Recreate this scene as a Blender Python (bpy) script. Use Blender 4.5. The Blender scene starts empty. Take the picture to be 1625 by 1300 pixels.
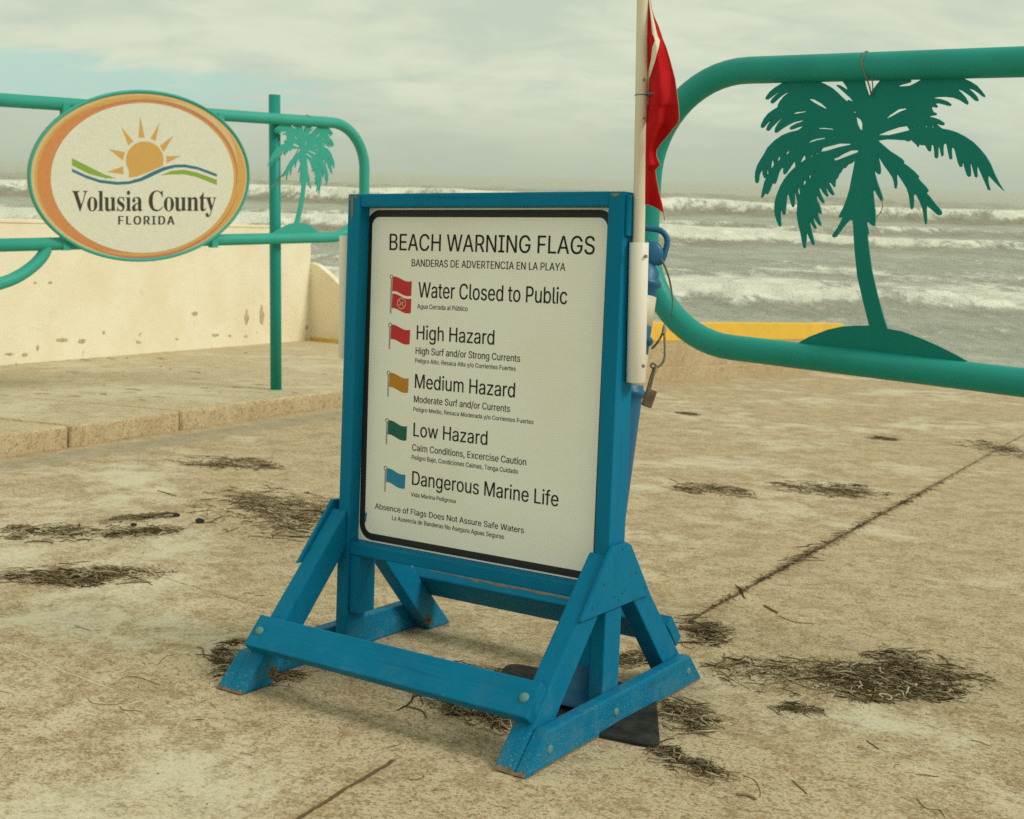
import bpy, bmesh, math, random, json
import numpy as np
from mathutils import Vector, Matrix, noise
from mathutils.geometry import delaunay_2d_cdt
R = math.radians
random.seed(7)
SC = bpy.context.scene
COL = SC.collection

# ------------------------------------------------------------------ camera
F = 1981.54                      # focal length in photo pixels (photo 1625 x 1300)
cam_r = Vector((.99954, .0055, .0297)); cam_d = Vector((.0302, -.1839, -.9825)); cam_f = Vector((0, .9829, -.1840))
CAMZ = 1.30
cd = bpy.data.cameras.new('camera'); cam = bpy.data.objects.new('camera', cd); COL.objects.link(cam)
cam_f.normalize(); cam_r = (cam_r - cam_f*cam_r.dot(cam_f)).normalized(); cam_d = cam_f.cross(cam_r)
if cam_d.z > 0: cam_d = -cam_d
cam.matrix_world = Matrix(((cam_r.x, -cam_d.x, -cam_f.x, 0), (cam_r.y, -cam_d.y, -cam_f.y, 0), (cam_r.z, -cam_d.z, -cam_f.z, CAMZ), (0, 0, 0, 1)))
cd.sensor_fit = 'HORIZONTAL'; cd.sensor_width = 36; cd.lens = 36*F/1625
cd.clip_start = .05; cd.clip_end = 20000
cd.dof.use_dof = True; cd.dof.focus_distance = 2.95; cd.dof.aperture_fstop = 9.0
SC.camera = cam
SC.render.resolution_x, SC.render.resolution_y = 1024, 819
SC.view_settings.view_transform = 'Standard'; SC.view_settings.look = 'None'
SC.view_settings.gamma = 1; SC.view_settings.exposure = .17
SC.cycles.use_denoising = False       # the fine grain of the concrete and of film stays

# ------------------------------------------------------------------ sun and sky (overcast)
SUN_AZ, SUN_EL = 108, 40          # azimuth clockwise from the view direction (+Y)
sd = bpy.data.lights.new('sun', 'SUN'); sd.energy = 1.5; sd.angle = R(18); sd.color = (1.0, .965, .90)
sun = bpy.data.objects.new('sun', sd); COL.objects.link(sun)
sdir = Vector((math.sin(R(SUN_AZ))*math.cos(R(SUN_EL)), math.cos(R(SUN_AZ))*math.cos(R(SUN_EL)), math.sin(R(SUN_EL))))
sun.rotation_euler = (-sdir).to_track_quat('-Z', 'Y').to_euler()

class NT:
    def __init__(s, nt): s.nt = nt
    def n(s, t, **k):
        o = s.nt.nodes.new('ShaderNode'+t)
        for a, v in k.items():
            if a.startswith('i_'):
                key = a[2:]; key = int(key) if key.isdigit() else key.replace('_', ' ')
                s.put(o.inputs[key], v)
            else: setattr(o, a, v)
        return o
    def put(s, sock, v):
        if isinstance(v, bpy.types.NodeSocket): s.nt.links.new(v, sock)
        elif isinstance(v, bpy.types.Node): s.nt.links.new(v.outputs[0], sock)
        else:
            if hasattr(sock, 'default_value') and sock.type == 'RGBA' and len(v) == 3: v = (*v, 1)
            sock.default_value = v
    def mix(s, f, a, b):
        o = s.nt.nodes.new('ShaderNodeMix'); o.data_type = 'RGBA'
        s.put(o.inputs[0], f); s.put(o.inputs[6], a); s.put(o.inputs[7], b); return o.outputs[2]
    def math(s, op, a, b=0.0, c=None):
        o = s.nt.nodes.new('ShaderNodeMath'); o.operation = op
        s.put(o.inputs[0], a); s.put(o.inputs[1], b)
        if c is not None: s.put(o.inputs[2], c)
        return o.outputs[0]
    def ramp(s, f, lo, hi, a=0.0, b=1.0):
        o = s.nt.nodes.new('ShaderNodeMapRange'); o.interpolation_type = 'SMOOTHSTEP'
        for i, v in enumerate((f, lo, hi, a, b)): s.put(o.inputs[i], v)
        return o.outputs[0]
    def noise(s, vec, scale, detail=3, rough=.55, dist=0.0):
        o = s.n('TexNoise'); s.put(o.inputs['Vector'], vec); o.inputs['Scale'].default_value = scale
        o.inputs['Detail'].default_value = detail; o.inputs['Roughness'].default_value = rough; o.inputs['Distortion'].default_value = dist
        return o.outputs[0]
    def scale(s, vec, v):
        o = s.n('VectorMath', operation='MULTIPLY'); s.put(o.inputs[0], vec); o.inputs[1].default_value = v; return o.outputs[0]

world = bpy.data.worlds.new('World'); SC.world = world; world.use_nodes = True
w = NT(world.node_tree); world.node_tree.nodes.clear()
sky = w.n('TexSky'); sky.sky_type = 'NISHITA'; sky.sun_disc = False; sky.sun_elevation = R(SUN_EL); sky.sun_rotation = R(SUN_AZ)
sky.air_density = 1.0; sky.dust_density = 3.0; sky.ozone_density = 1.0
gen = w.n('TexCoord').outputs['Generated']
sep = w.n('SeparateXYZ', i_0=gen)
zz = w.math('MAXIMUM', sep.outputs[2], 0.0)
den = w.math('ADD', zz, .26)
cmb = w.n('CombineXYZ', i_0=w.math('DIVIDE', sep.outputs[0], den), i_1=w.math('DIVIDE', sep.outputs[1], den), i_2=0.0)
n1 = w.noise(w.scale(cmb.outputs[0], (1.0, 1.0, 1)), 2.0, 5, .5, .5)
n2 = w.noise(w.scale(cmb.outputs[0], (1.0, 1.0, 1)), 2.2, 5, .5, .7)
n3 = w.noise(w.scale(cmb.outputs[0], (.8, 1.3, 1)), 6.5, 5, .6, .5)
cloud = w.mix(w.ramp(w.math('ADD', w.math('MULTIPLY', n2, .62), w.math('MULTIPLY', n3, .38)), .38, .62), (4.95, 5.62, 4.55), (6.20, 6.60, 5.15))
cloud = w.mix(w.ramp(sep.outputs[2], -.01, .075), (4.15, 4.65, 3.62), cloud)
# a clearer stretch of sky low to the left, softly torn at its edges
yy = w.math('MAXIMUM', sep.outputs[1], .05)
gx = w.math('DIVIDE', w.math('ADD', w.math('DIVIDE', sep.outputs[0], yy), .44), .30); gz = w.math('DIVIDE', w.math('SUBTRACT', w.math('DIVIDE', sep.outputs[2], yy), w.math('ADD', .068, w.math('MULTIPLY', gx, -.012))), .022)
rr = w.math('ADD', w.math('ADD', w.math('MULTIPLY', gx, gx), w.math('MULTIPLY', gz, gz)), w.math('MULTIPLY', w.math('SUBTRACT', n3, .5), 2.6))
gap = w.math('MAXIMUM', w.ramp(rr, 1.25, .2), w.math('MULTIPLY', w.ramp(n1, .60, .72), w.ramp(sep.outputs[2], .05, .2)))
blue = w.mix(.88, sky, (4.3, 6.35, 5.55))
col = w.mix(w.math('MULTIPLY', gap, .85), cloud, blue)
# unseen sky behind the camera, brightness added to lift the board's front
col = w.mix(w.ramp(sep.outputs[1], .1, -.7), col, w.mix(.6, col, (6.6, 6.9, 6.3)))
bg = w.n('Background', i_0=col, i_1=.1)
wo = w.n('OutputWorld', i_0=bg)

# ------------------------------------------------------------------ frames of the place
S_X = Vector((.8365, -.5465, .0404)); S_Y = Vector((.5480, .8333, -.0736)); S_Z = Vector((.0066, .0837, .9965))   # the ramp falls gently to the sea
EYE = Vector((0, 0, CAMZ)); HN = 1.17
def ray(u, v): return (cam_r*(u-812.5) + cam_d*(v-650))/F + cam_f
def hit(u, v, p0, n):
    d = ray(u, v); return EYE + d*((p0-EYE).dot(n)/d.dot(n))
def gnd(u, v, z=0.0): return hit(u, v, EYE + S_Z*(z-HN), S_Z)
ORG = gnd(382.7, 1104.8)
FRAME = Matrix(((S_X.x, S_Y.x, S_Z.x, ORG.x), (S_X.y, S_Y.y, S_Z.y, ORG.y), (S_X.z, S_Y.z, S_Z.z, ORG.z), (0, 0, 0, 1)))
FINV = FRAME.inverted()
def lg(u, v, z=0.0): return FINV @ gnd(u, v, z)         # in ramp coordinates (x along the board, y towards the sea, z up)

# ------------------------------------------------------------------ object helpers
def tag(o, label=None, cat=None, group=None, kind=None):
    if label: o['label'] = label
    if cat: o['category'] = cat
    if group: o['group'] = group
    if kind: o['kind'] = kind
    return o
def thing(name, label, cat, mw=None, group=None):
    o = bpy.data.objects.new(name, None); COL.objects.link(o); o.empty_display_size = .1
    if mw is not None: o.matrix_world = mw
    return tag(o, label, cat, group)
def mk(name, bm, m, parent=None, smooth=False, mw=None):
    me = bpy.data.meshes.new(name); bm.normal_update(); bm.to_mesh(me); bm.free()
    for x in (m if isinstance(m, (list, tuple)) else [m]): me.materials.append(x)
    if smooth: me.polygons.foreach_set('use_smooth', [True]*len(me.polygons))
    o = bpy.data.objects.new(name, me); COL.objects.link(o)
    if parent: o.parent = parent
    if mw is not None: o.matrix_world = mw
    return o
def prism(bm, poly, a0, a1, axis='x', bevel=.005, seg=2):
    """poly in the two other axes (yz, xz or xy), extruded from a0 to a1"""
    def v(p, a):
        return {'x': (a, p[0], p[1]), 'y': (p[0], a, p[1]), 'z': (p[0], p[1], a)}[axis]
    b = bmesh.new()
    A = [b.verts.new(v(p, a0)) for p in poly]; B = [b.verts.new(v(p, a1)) for p in poly]
    n = len(poly)
    b.faces.new(A); b.faces.new(B[::-1])
    for i in range(n): b.faces.new((A[i], B[i], B[(i+1) % n], A[(i+1) % n]))
    bmesh.ops.recalc_face_normals(b, faces=b.faces)
    if bevel: bmesh.ops.bevel(b, geom=list(b.edges), offset=bevel, segments=seg, affect='EDGES', profile=.6)
    merge(bm, b)
def merge(bm, b, M=None):
    me = bpy.data.meshes.new('t'); b.to_mesh(me); b.free()
    if M is not None: me.transform(M)
    bm.from_mesh(me); bpy.data.meshes.remove(me)
def box(bm, x0, x1, y0, y1, z0, z1, bevel=.005): prism(bm, [(x0, y0), (x1, y0), (x1, y1), (x0, y1)], z0, z1, 'z', bevel)
def tube(bm, pts, r, n=12, cap=True, closed=False):
    pts = [Vector(p) for p in pts]; rs = r if isinstance(r, (list, tuple)) else [r]*len(pts)
    rings = []; up = None; N = len(pts)
    for i, p in enumerate(pts):
        if closed: t = (pts[(i+1) % N]-pts[i-1])
        else: t = pts[min(i+1, N-1)]-pts[max(i-1, 0)]
        t.normalize()
        if up is None:
            up = Vector((0, 0, 1)) if abs(t.z) < .9 else Vector((1, 0, 0))
        s = t.cross(up)
        if s.length < 1e-5: s = t.orthogonal()
        s.normalize(); up = s.cross(t).normalized()
        rings.append([bm.verts.new(p + (s*math.cos(2*math.pi*k/n) + up*math.sin(2*math.pi*k/n))*rs[i]) for k in range(n)])
    fs = []
    for i in range(N if closed else N-1):
        a, b = rings[i], rings[(i+1) % N]
        for k in range(n): fs.append(bm.faces.new((a[k], a[(k+1) % n], b[(k+1) % n], b[k])))
    if cap and not closed: fs.append(bm.faces.new(rings[0][::-1])); fs.append(bm.faces.new(rings[-1]))
    return fs
def lathe(bm, prof, n=32, M=None):
    b = bmesh.new(); rings = []
    for r, z in prof: rings.append([b.verts.new((r*math.cos(2*math.pi*k/n), r*math.sin(2*math.pi*k/n), z)) for k in range(n)])
    for a, c in zip(rings, rings[1:]):
        for k in range(n): b.faces.new((a[k], a[(k+1) % n], c[(k+1) % n], c[k]))
    merge(bm, b, M)
def smooth_path(pts, sub=4):
    P = [Vector(p) for p in pts]; out = []
    for i in range(len(P)-1):
        p0, p1, p2, p3 = P[max(i-1, 0)], P[i], P[i+1], P[min(i+2, len(P)-1)]
        for k in range(sub):
            t = k/sub
            out.append(.5*((2*p1)+(p2-p0)*t+(2*p0-5*p1+4*p2-p3)*t*t+(3*p1-p0-3*p2+p3)*t**3))
    out.append(P[-1]); return out
def fill2d(loops):
    """triangulate closed loops (even-odd, so inner loops are holes) -> verts, faces"""
    vs, es, segs = [], [], []
    for lp in loops:
        b = len(vs); n = len(lp); vs += [Vector(p) for p in lp]; es += [(b+i, b+(i+1) % n) for i in range(n)]
        segs += [(lp[i][0], lp[i][1], lp[(i+1) % n][0], lp[(i+1) % n][1]) for i in range(n)]
    r = delaunay_2d_cdt(vs, es, [], 0, 1e-7); keep = []
    for f in r[2]:
        c = sum((r[0][i] for i in f), Vector((0, 0)))/len(f); odd = False
        for ax, ay, bx, by in segs:
            if (ay > c.y) != (by > c.y) and c.x < (bx-ax)*(c.y-ay)/(by-ay)+ax: odd = not odd
        if odd: keep.append(f)
    return r[0], keep
def area(lp): return .5*sum(lp[i-1][0]*lp[i][1]-lp[i][0]*lp[i-1][1] for i in range(len(lp)))
def sheet(bm, loops, fn, thick=None):
    """flat filled shape; fn maps (a,b) -> 3d; thick = Vector to extrude along"""
    vs, fs = fill2d(loops)
    V = [bm.verts.new(fn(p.x, p.y)) for p in vs]; F_ = []
    for f in fs:
        try: F_.append(bm.faces.new([V[i] for i in f]))
        except ValueError: pass
    if thick is not None:
        bmesh.ops.recalc_face_normals(bm, faces=F_)
        r = bmesh.ops.extrude_face_region(bm, geom=F_)
        bmesh.ops.translate(bm, verts=[e for e in r['geom'] if isinstance(e, bmesh.types.BMVert)], vec=thick)
        bmesh.ops.recalc_face_normals(bm, faces=bm.faces)
    return F_

# ------------------------------------------------------------------ materials
def material(name):
    m = bpy.data.materials.new(name); m.use_nodes = True
    b = m.node_tree.nodes['Principled BSDF']; return m, NT(m.node_tree), b
def paint(name, c1, c2, rough=.45, scale=6, streak=(1, 1, 1), bump=.15, wear=None, spec=.4, grain=None):
    m, t, b = material(name)
    co = t.n('TexCoord').outputs['Object']
    a = t.noise(t.scale(co, streak), scale, 5, .6); f = t.noise(co, scale*14, 4, .7)
    col = t.mix(t.ramp(a, .3, .7), c1, c2)
    if wear:
        spots = t.math('MULTIPLY', t.ramp(t.noise(t.scale(co, streak), scale*5, 6, .75), .66, .74), t.ramp(t.noise(co, scale*.6, 2), .48, .62))
        col = t.mix(spots, col, wear)
    t.put(b.inputs['Base Color'], col)
    t.put(b.inputs['Roughness'], t.math('ADD', t.math('MULTIPLY', f, .25), rough-.1))
    b.inputs['Specular IOR Level'].default_value = spec
    h = t.math('ADD', a, t.math('MULTIPLY', f, .5))
    if grain:
        gr = t.noise(t.scale(co, grain), 70, 5, .65, .5); h = t.math('ADD', h, t.math('MULTIPLY', gr, 2.2))
        kn = t.ramp(gr, .40, .30); t.put(b.inputs['Base Color'], t.mix(t.math('MULTIPLY', kn, .5), col, [x*.62 for x in c1]))
        fade = t.math('MULTIPLY', t.ramp(t.noise(t.scale(co, grain), 24, 5, .7, .4), .60, .74), .28); t.put(b.inputs['Base Color'], t.mix(fade, b.inputs['Base Color'].links[0].from_socket, (.03, .25, .36)))
    bp = t.n('Bump', i_Height=h, i_Strength=bump, i_Distance=.004)
    t.put(b.inputs['Normal'], bp); return m
M = {}
for nm_, gr_ in (('blue', (1, .3, .3)), ('blue_upright', (1, 1, .03)), ('blue_rail', (.03, 1, 1)), ('blue_side', (1, .03, 1))):
    M[nm_] = paint(nm_+'_paint_wood', (.0006, .156, .290), (.0010, .182, .325), .5, 5, (1, 1, .25), .3, (.06, .24, .34), .10, gr_)
M['wood'] = paint('bare_wood', (.30, .19, .10), (.16, .10, .055), .8, 30, (1, 1, .2), .3)
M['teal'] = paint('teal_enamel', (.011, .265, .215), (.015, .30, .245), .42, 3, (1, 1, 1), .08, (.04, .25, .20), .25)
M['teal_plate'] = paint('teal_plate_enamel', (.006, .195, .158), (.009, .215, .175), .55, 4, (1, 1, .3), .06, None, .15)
M['teal_lit'] = paint('sunlit_teal_enamel', (.040, .350, .270), (.050, .385, .300), .5, 3, (1, 1, 1), .08, (.08, .32, .26), .2)  # lighter teal: sunlight on the farther gate put into the colour
M['teal_plate_lit'] = paint('sunlit_teal_plate', (.045, .36, .28), (.052, .385, .30), .55, 4, (1, 1, .3), .06, None, .15)  # its palm plate likewise, sunlight mixed into the base colour
M['pvc'] = paint('white_pvc', (.74, .70, .58), (.80, .77, .65), .4, 8, (1, 1, .2), .03)
M['pole'] = paint('weathered_white_pole', (.76, .70, .54), (.62, .54, .38), .5, 10, (1, 1, .15), .05)
M['black'] = paint('black_print', (.012, .013, .010), (.018, .018, .014), .5, 9, (1, 1, 1), .02)
M['rubber'] = paint('black_rubber', (.012, .014, .012), (.045, .045, .036), .85, 18, (1, 1, 1), .9, (.26, .23, .15), .2)
M['steel'] = paint('galvanised_steel', (.16, .17, .13), (.24, .24, .19), .45, 30, (1, 1, 1), .1)
M['bolt'] = paint('zinc_bolt', (.07, .22, .22), (.13, .27, .25), .45, 40, (1, 1, 1), .1)
M['rust'] = paint('rusty_brass', (.20, .14, .06), (.10, .07, .035), .6, 30, (1, 1, 1), .2)
M['cable'] = paint('old_cable', (.26, .22, .14), (.14, .12, .08), .6, 60, (1, 1, 1), .2)
M['cone_blue'] = paint('blue_plastic', (.006, .110, .230), (.008, .130, .255), .4, 6, (1, 1, .4), .05, (.09, .2, .27))
M['cone_white'] = paint('white_band', (.72, .66, .50), (.60, .52, .36), .5, 12, (1, 1, .2), .05)
M['yellow'] = paint('yellow_curb_paint', (.84, .52, .06), (.76, .46, .05), .6, 4, (1, 1, 1), .1, (.55, .42, .2))
def dust(mt):
    nt = mt.node_tree; t = NT(nt); b = nt.nodes['Principled BSDF']; old = b.inputs['Base Color'].links[0].from_socket
    co = t.n('TexCoord').outputs['Object']; z = t.n('SeparateXYZ', i_0=co).outputs[2]
    low = t.ramp(z, .24, .01)
    sp = t.ramp(t.math('ADD', t.noise(co, 190, 3, .7), t.math('MULTIPLY', low, .13)), .70, .80)
    film = t.math('MULTIPLY', t.ramp(t.noise(co, 14, 5, .65), .45, .70), t.math('MULTIPLY', low, .22))
    c = t.mix(film, old, (.16, .27, .26)); c = t.mix(t.math('MULTIPLY', sp, t.math('MULTIPLY', low, .6)), c, (.33, .30, .20))
    sc = t.math('MULTIPLY', t.ramp(t.noise(t.scale(co, (3, 3, .5)), 26, 5, .75, 1.0), .70, .74), t.ramp(t.noise(co, 3.5, 3), .50, .60))
    c = t.mix(t.math('MULTIPLY', sc, .6), c, (.10, .27, .33))
    dk = t.math('MULTIPLY', t.ramp(t.noise(t.scale(co, (2, 2, .6)), 9, 6, .7, .6), .58, .72), .35)
    c = t.mix(dk, c, (.002, .075, .13))
    t.put(b.inputs['Base Color'], c)
for nm_ in ('blue', 'blue_upright', 'blue_rail', 'blue_side'): dust(M[nm_])
M['nail'] = paint('nail_shadow', (.002, .045, .07), (.003, .06, .09), .6, 40)
def plain(name, c, rough=.55):
    m, t, b = material(name); co = t.n('TexCoord').outputs['Object']
    f = t.noise(co, 60, 3); t.put(b.inputs['Base Color'], t.mix(t.ramp(f, .2, .8), [x*.93 for x in c], [x*1.05 for x in c]))
    b.inputs['Roughness'].default_value = rough; b.inputs['Specular IOR Level'].default_value = .3; return m
M['p_red'] = plain('red_print', (.55, .030, .032)); M['p_amber'] = plain('amber_print', (.50, .225, .012)); M['p_green'] = plain('green_print', (.012, .125, .085))
M['p_blue'] = plain('blue_print', (.02, .235, .40)); M['p_grey'] = plain('grey_print', (.20, .19, .13)); M['p_cream'] = plain('cream_print', (.62, .52, .30))
M['o_white'] = plain('sign_white', (.70, .70, .55)); M['o_orange'] = plain('sign_orange', (.60, .25, .085)); M['o_gold'] = plain('sign_gold', (.62, .36, .095))
M['o_cream'] = plain('sign_cream', (.66, .48, .22)); M['o_red'] = plain('sign_rust_red', (.52, .20, .11)); M['o_green'] = plain('sign_green', (.24, .38, .055))
M['o_blue'] = plain('sign_blue', (.035, .165, .24)); M['o_text'] = plain('sign_text', (.045, .045, .028))
# retroreflective board: fine square cells
m, t, b = material('reflective_board'); co = t.n('TexCoord').outputs['Object']
sx = t.n('SeparateXYZ', i_0=co)
cell = t.math('MAXIMUM', t.math('ABSOLUTE', t.math('SINE', t.math('MULTIPLY', sx.outputs[0], 430.0))), t.math('ABSOLUTE', t.math('SINE', t.math('MULTIPLY', sx.outputs[2], 430.0))))
cl = t.ramp(cell, .90, 1.0)
base = t.mix(t.ramp(t.noise(co, 3, 5, .6), .3, .72), (.88, .89, .79), (.83, .83, .70))
base = t.mix(t.math('MULTIPLY', cl, .16), base, (.46, .46, .36))
dirt = t.ramp(t.noise(co, 90, 3, .6), .72, .78)
base = t.mix(t.math('MULTIPLY', dirt, .25), base, (.25, .2, .12))
t.put(b.inputs['Base Color'], base); b.inputs['Roughness'].default_value = .38; b.inputs['Specular IOR Level'].default_value = .45
t.put(b.inputs['Normal'], t.n('Bump', i_Height=cell, i_Strength=.08, i_Distance=.001)); M['board'] = m
# cloth
m, t, b = material('red_flag_cloth'); co = t.n('TexCoord').outputs['Object']
t.put(b.inputs['Base Color'], t.mix(t.ramp(t.noise(co, 14, 4), .3, .7), (.42, .009, .011), (.52, .020, .022))); b.inputs['Roughness'].default_value = .75
b.inputs['Specular IOR Level'].default_value = .2; b.inputs['Subsurface Weight'].default_value = 0
wv = t.math('ADD', t.math('SINE', t.math('MULTIPLY', t.n('SeparateXYZ', i_0=co).outputs[0], 2600.)), t.math('SINE', t.math('MULTIPLY', t.n('SeparateXYZ', i_0=co).outputs[2], 2600.)))
t.put(b.inputs['Normal'], t.n('Bump', i_Height=t.math('ADD', t.math('MULTIPLY', wv, .1), t.noise(co, 25, 3)), i_Strength=.25, i_Distance=.003)); M['cloth'] = m
b.inputs['Roughness'].default_value = .95; b.inputs['Specular IOR Level'].default_value = .05
M['cloth_white'] = plain('white_flag_cloth', (.72, .68, .50), .8); M['hem'] = plain('tan_hem', (.42, .24, .11), .8)
M['tie'] = plain('blue_zip_tie', (.02, .17, .27), .4)
# concrete
def concrete(name, c_a, c_b, c_sand, spk=1.0, joints=None, edge=0):
    m, t, b = material(name); co = t.n('TexCoord').outputs['Object']
    wv_ = t.scale(co, (.9, 1.1, 1))
    big = t.noise(co, .75, 9, .66, .5); mid = t.noise(co, 5.5, 6, .65, .5)
    g1 = t.noise(wv_, 40, 6, .75, .4); g2 = t.noise(wv_, 120, 4, .75); g3 = t.noise(wv_, 24, 5, .72, .8); grit = t.noise(co, 330, 2, .6)
    col = t.mix(t.ramp(t.math('ADD', t.math('MULTIPLY', mid, .55), t.math('MULTIPLY', g1, .60)), .49, .62), c_b, c_a)
    col = t.mix(t.math('MULTIPLY', t.ramp(g3, .53, .62), .62*spk), col, (.23, .155, .070))
    col = t.mix(t.math('MULTIPLY', t.ramp(g2, .525, .62), .60*spk), col, (.64, .54, .36))
    col = t.mix(t.math('MULTIPLY', t.ramp(g2, .465, .36), .65*spk), col, (.15, .105, .05))
    snd = t.ramp(t.math('ADD', big, t.math('ADD', t.math('MULTIPLY', t.math('SUBTRACT', g1, .5), .22), t.math('MULTIPLY', t.math('SUBTRACT', mid, .5), .30))), .49, .66)
    col = t.mix(t.math('MULTIPLY', snd, .68), col, t.mix(t.ramp(g2, .35, .65), [x*.90 for x in c_sand], c_sand))
    orange = t.math('MULTIPLY', t.ramp(t.noise(wv_, 17, 5, .7, .6), .60, .68), t.ramp(t.noise(co, 2.2, 3), .45, .60))
    col = t.mix(t.math('MULTIPLY', orange, .50*spk), col, (.34, .165, .055))
    worn = t.math('SUBTRACT', 1.0, t.math('MULTIPLY', snd, .65))
    col = t.mix(t.math('MULTIPLY', t.math('MULTIPLY', t.ramp(t.noise(wv_, 78, 3, .6, .3), .575, .625), worn), .62*spk), col, (.24, .145, .062))
    col = t.mix(t.math('MULTIPLY', t.math('MULTIPLY', t.ramp(t.noise(t.scale(wv_, (1.1, .9, 1.3)), 52, 3, .6, .3), .60, .65), worn), .55*spk), col, (.42, .235, .095))
    grey = t.math('MULTIPLY', t.ramp(t.noise(wv_, 6.5, 5, .7, .8), .64, .71), .55)
    col = t.mix(grey, col, (.25, .24, .17))
    col = t.mix(t.math('MULTIPLY', t.ramp(t.noise(co, 75, 2, .5), .74, .78), .75*spk), col, (.05, .04, .022))
    h = t.math('ADD', t.math('ADD', t.math('MULTIPLY', g1, 1.0), t.math('MULTIPLY', g2, .55)), t.math('MULTIPLY', grit, .25))
    h = t.math('MULTIPLY', h, t.math('SUBTRACT', 1.0, t.math('MULTIPLY', snd, .5)))
    if joints:
        s = t.n('SeparateXYZ', i_0=co); wob = t.math('MULTIPLY', t.math('SUBTRACT', t.noise(co, 9, 5, .7), .5), .035)
        for (x0, y0, x1, y1, wd, cc, k) in joints:
            L = math.hypot(x1-x0, y1-y0); ux, uy = (x1-x0)/L, (y1-y0)/L
            along = t.math('ADD', t.math('MULTIPLY', s.outputs[0], ux), t.math('MULTIPLY', s.outputs[1], uy)); a0 = x0*ux+y0*uy
            per = t.math('ADD', t.math('ADD', t.math('MULTIPLY', s.outputs[0], -uy), t.math('MULTIPLY', s.outputs[1], ux)), wob); p0 = -x0*uy+y0*ux
            dd = t.math('ABSOLUTE', t.math('SUBTRACT', per, p0))
            msk = t.math('MULTIPLY', t.ramp(dd, wd, wd*.35), t.math('MULTIPLY', t.ramp(along, a0-.02, a0+.02), t.ramp(along, a0+L+.02, a0+L-.02)))
            msk = t.math('MULTIPLY', msk, t.ramp(t.noise(co, 22, 4, .7), .30, .50, .75, 1.0))
            col = t.mix(t.math('MULTIPLY', msk, k), col, cc)
            if k > .5: h = t.math('SUBTRACT', h, t.math('MULTIPLY', msk, 2.5))
            halo = t.math('MULTIPLY', t.ramp(dd, wd*5, wd), t.math('MULTIPLY', t.ramp(along, a0-.02, a0+.05), t.ramp(along, a0+L+.02, a0+L-.05)))
            if k > .7: col = t.mix(t.math('MULTIPLY', halo, .28), col, (.33, .20, .085))
    t.put(b.inputs['Base Color'], col)
    b.inputs['Roughness'].default_value = .9; b.inputs['Specular IOR Level'].default_value = .2
    t.put(b.inputs['Normal'], t.n('Bump', i_Height=h, i_Strength=.55, i_Distance=.006)); return m
def j(u0, v0, u1, v1, wd, c, k):
    a, b_ = lg(u0, v0), lg(u1, v1); return (a.x, a.y, b_.x, b_.y, wd, c, k)
DK = (.06, .045, .022)
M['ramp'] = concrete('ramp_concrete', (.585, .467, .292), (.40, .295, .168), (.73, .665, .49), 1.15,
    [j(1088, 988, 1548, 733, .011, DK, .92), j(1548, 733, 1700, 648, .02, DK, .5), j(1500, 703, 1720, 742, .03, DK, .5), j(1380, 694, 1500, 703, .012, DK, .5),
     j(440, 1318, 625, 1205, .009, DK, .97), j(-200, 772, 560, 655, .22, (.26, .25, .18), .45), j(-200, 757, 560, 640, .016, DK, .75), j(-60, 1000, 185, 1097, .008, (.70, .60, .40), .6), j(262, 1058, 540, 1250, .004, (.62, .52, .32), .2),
     j(220, 905, 420, 965, .004, DK, .55)])
M['walk'] = concrete('pavement_concrete', (.62, .52, .34), (.52, .42, .25), (.70, .62, .45), .8)
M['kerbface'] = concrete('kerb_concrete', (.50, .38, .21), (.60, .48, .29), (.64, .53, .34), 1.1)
# lime washed wall
m, t, b = material('cream_stucco'); co = t.n('TexCoord').outputs['Object']
col = t.mix(t.ramp(t.noise(co, 1.3, 5, .6), .3, .7), (.86, .79, .60), (.80, .71, .50))
col = t.mix(t.math('MULTIPLY', t.ramp(t.noise(t.scale(co, (1, 1, 3)), 2.2, 6, .7), .55, .75), .35), col, (.70, .58, .36))
z = t.n('SeparateXYZ', i_0=co).outputs[2]
chip = t.math('MULTIPLY', t.ramp(t.noise(t.scale(co, (1, 1, 1.6)), 4.2, 5, .65), .665, .70), t.ramp(z, .45, .12))
col = t.mix(chip, col, (.26, .16, .075))
col = t.mix(t.math('MULTIPLY', t.ramp(t.noise(co, 3.1, 6, .75), .60, .72), .35), col, (.50, .42, .25))
t.put(b.inputs['Base Color'], col); b.inputs['Roughness'].default_value = .85; b.inputs['Specular IOR Level'].default_value = .2
t.put(b.inputs['Normal'], t.n('Bump', i_Height=t.math('SUBTRACT', t.noise(co, 12, 6, .65), t.math('MULTIPLY', chip, .6)), i_Strength=.35, i_Distance=.02)); M['stucco'] = m
m2 = m.copy(); m2.name = 'brightened_cream_stucco'; M['stucco_bright'] = m2  # unused lighter copy, its colour raised to offset shade on the wing wall
for nd in m2.node_tree.nodes:
    if nd.type == 'MIX':
        for k in (6, 7):
            if not nd.inputs[k].is_linked and nd.inputs[k].default_value[0] > .75: nd.inputs[k].default_value = (.93, .88, .70, 1)
# vertex-coloured dry plants
m, t, b = material('dry_seaweed'); at = t.n('Attribute', attribute_name='tint')
co = t.n('TexCoord').outputs['Object']
t.put(b.inputs['Base Color'], t.mix(t.math('MULTIPLY', t.noise(co, 120, 3), .5), at.outputs['Color'], (.03, .022, .012))); b.inputs['Roughness'].default_value = .85
b.inputs['Specular IOR Level'].default_value = .15; M['weed'] = m
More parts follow.
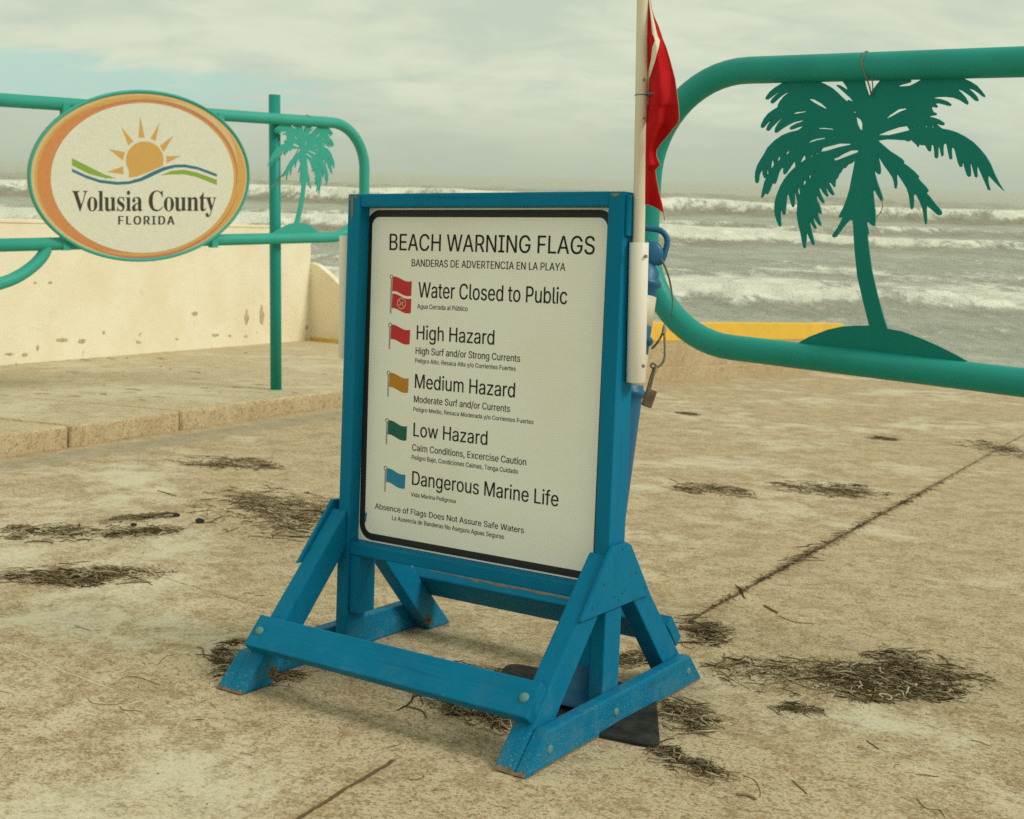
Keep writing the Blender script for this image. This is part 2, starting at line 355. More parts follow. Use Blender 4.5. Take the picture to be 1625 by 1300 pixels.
# sea
m, t, b = material('sea_water'); co = t.n('TexCoord').outputs['Object']; at = t.n('Attribute', attribute_name='foam')
fo = at.outputs['Fac']
tex = t.noise(t.scale(co, (1.0, .5, 1)), .42, 8, .72, 1.0); tex2 = t.noise(t.scale(co, (1.0, .45, 1)), 1.7, 6, .75, .8)
foam = t.ramp(t.math('ADD', fo, t.math('ADD', t.math('MULTIPLY', t.math('SUBTRACT', tex, .5), 2.1), t.math('MULTIPLY', t.math('SUBTRACT', tex2, .5), 1.3))), .22, .86)
wc = t.mix(t.ramp(t.noise(t.scale(co, (.5, .7, 1)), .30, 7, .7, .8), .35, .65), (.35, .35, .25), (.50, .505, .385))
wc = t.mix(t.math('MULTIPLY', t.n('Attribute', attribute_name='silt').outputs['Fac'], .75), wc, (.27, .215, .12))
t.put(b.inputs['Base Color'], t.mix(foam, wc, (.86, .85, .69)))
t.put(b.inputs['Roughness'], t.math('ADD', t.math('MULTIPLY', foam, .5), .36)); b.inputs['Specular IOR Level'].default_value = .35
hh = t.math('ADD', t.math('MULTIPLY', t.noise(t.scale(co, (.8, .6, 1)), .9, 7, .72, .6), 1.0), t.math('MULTIPLY', foam, .35))
t.put(b.inputs['Normal'], t.n('Bump', i_Height=hh, i_Strength=1.0, i_Distance=.6)); M['sea'] = m
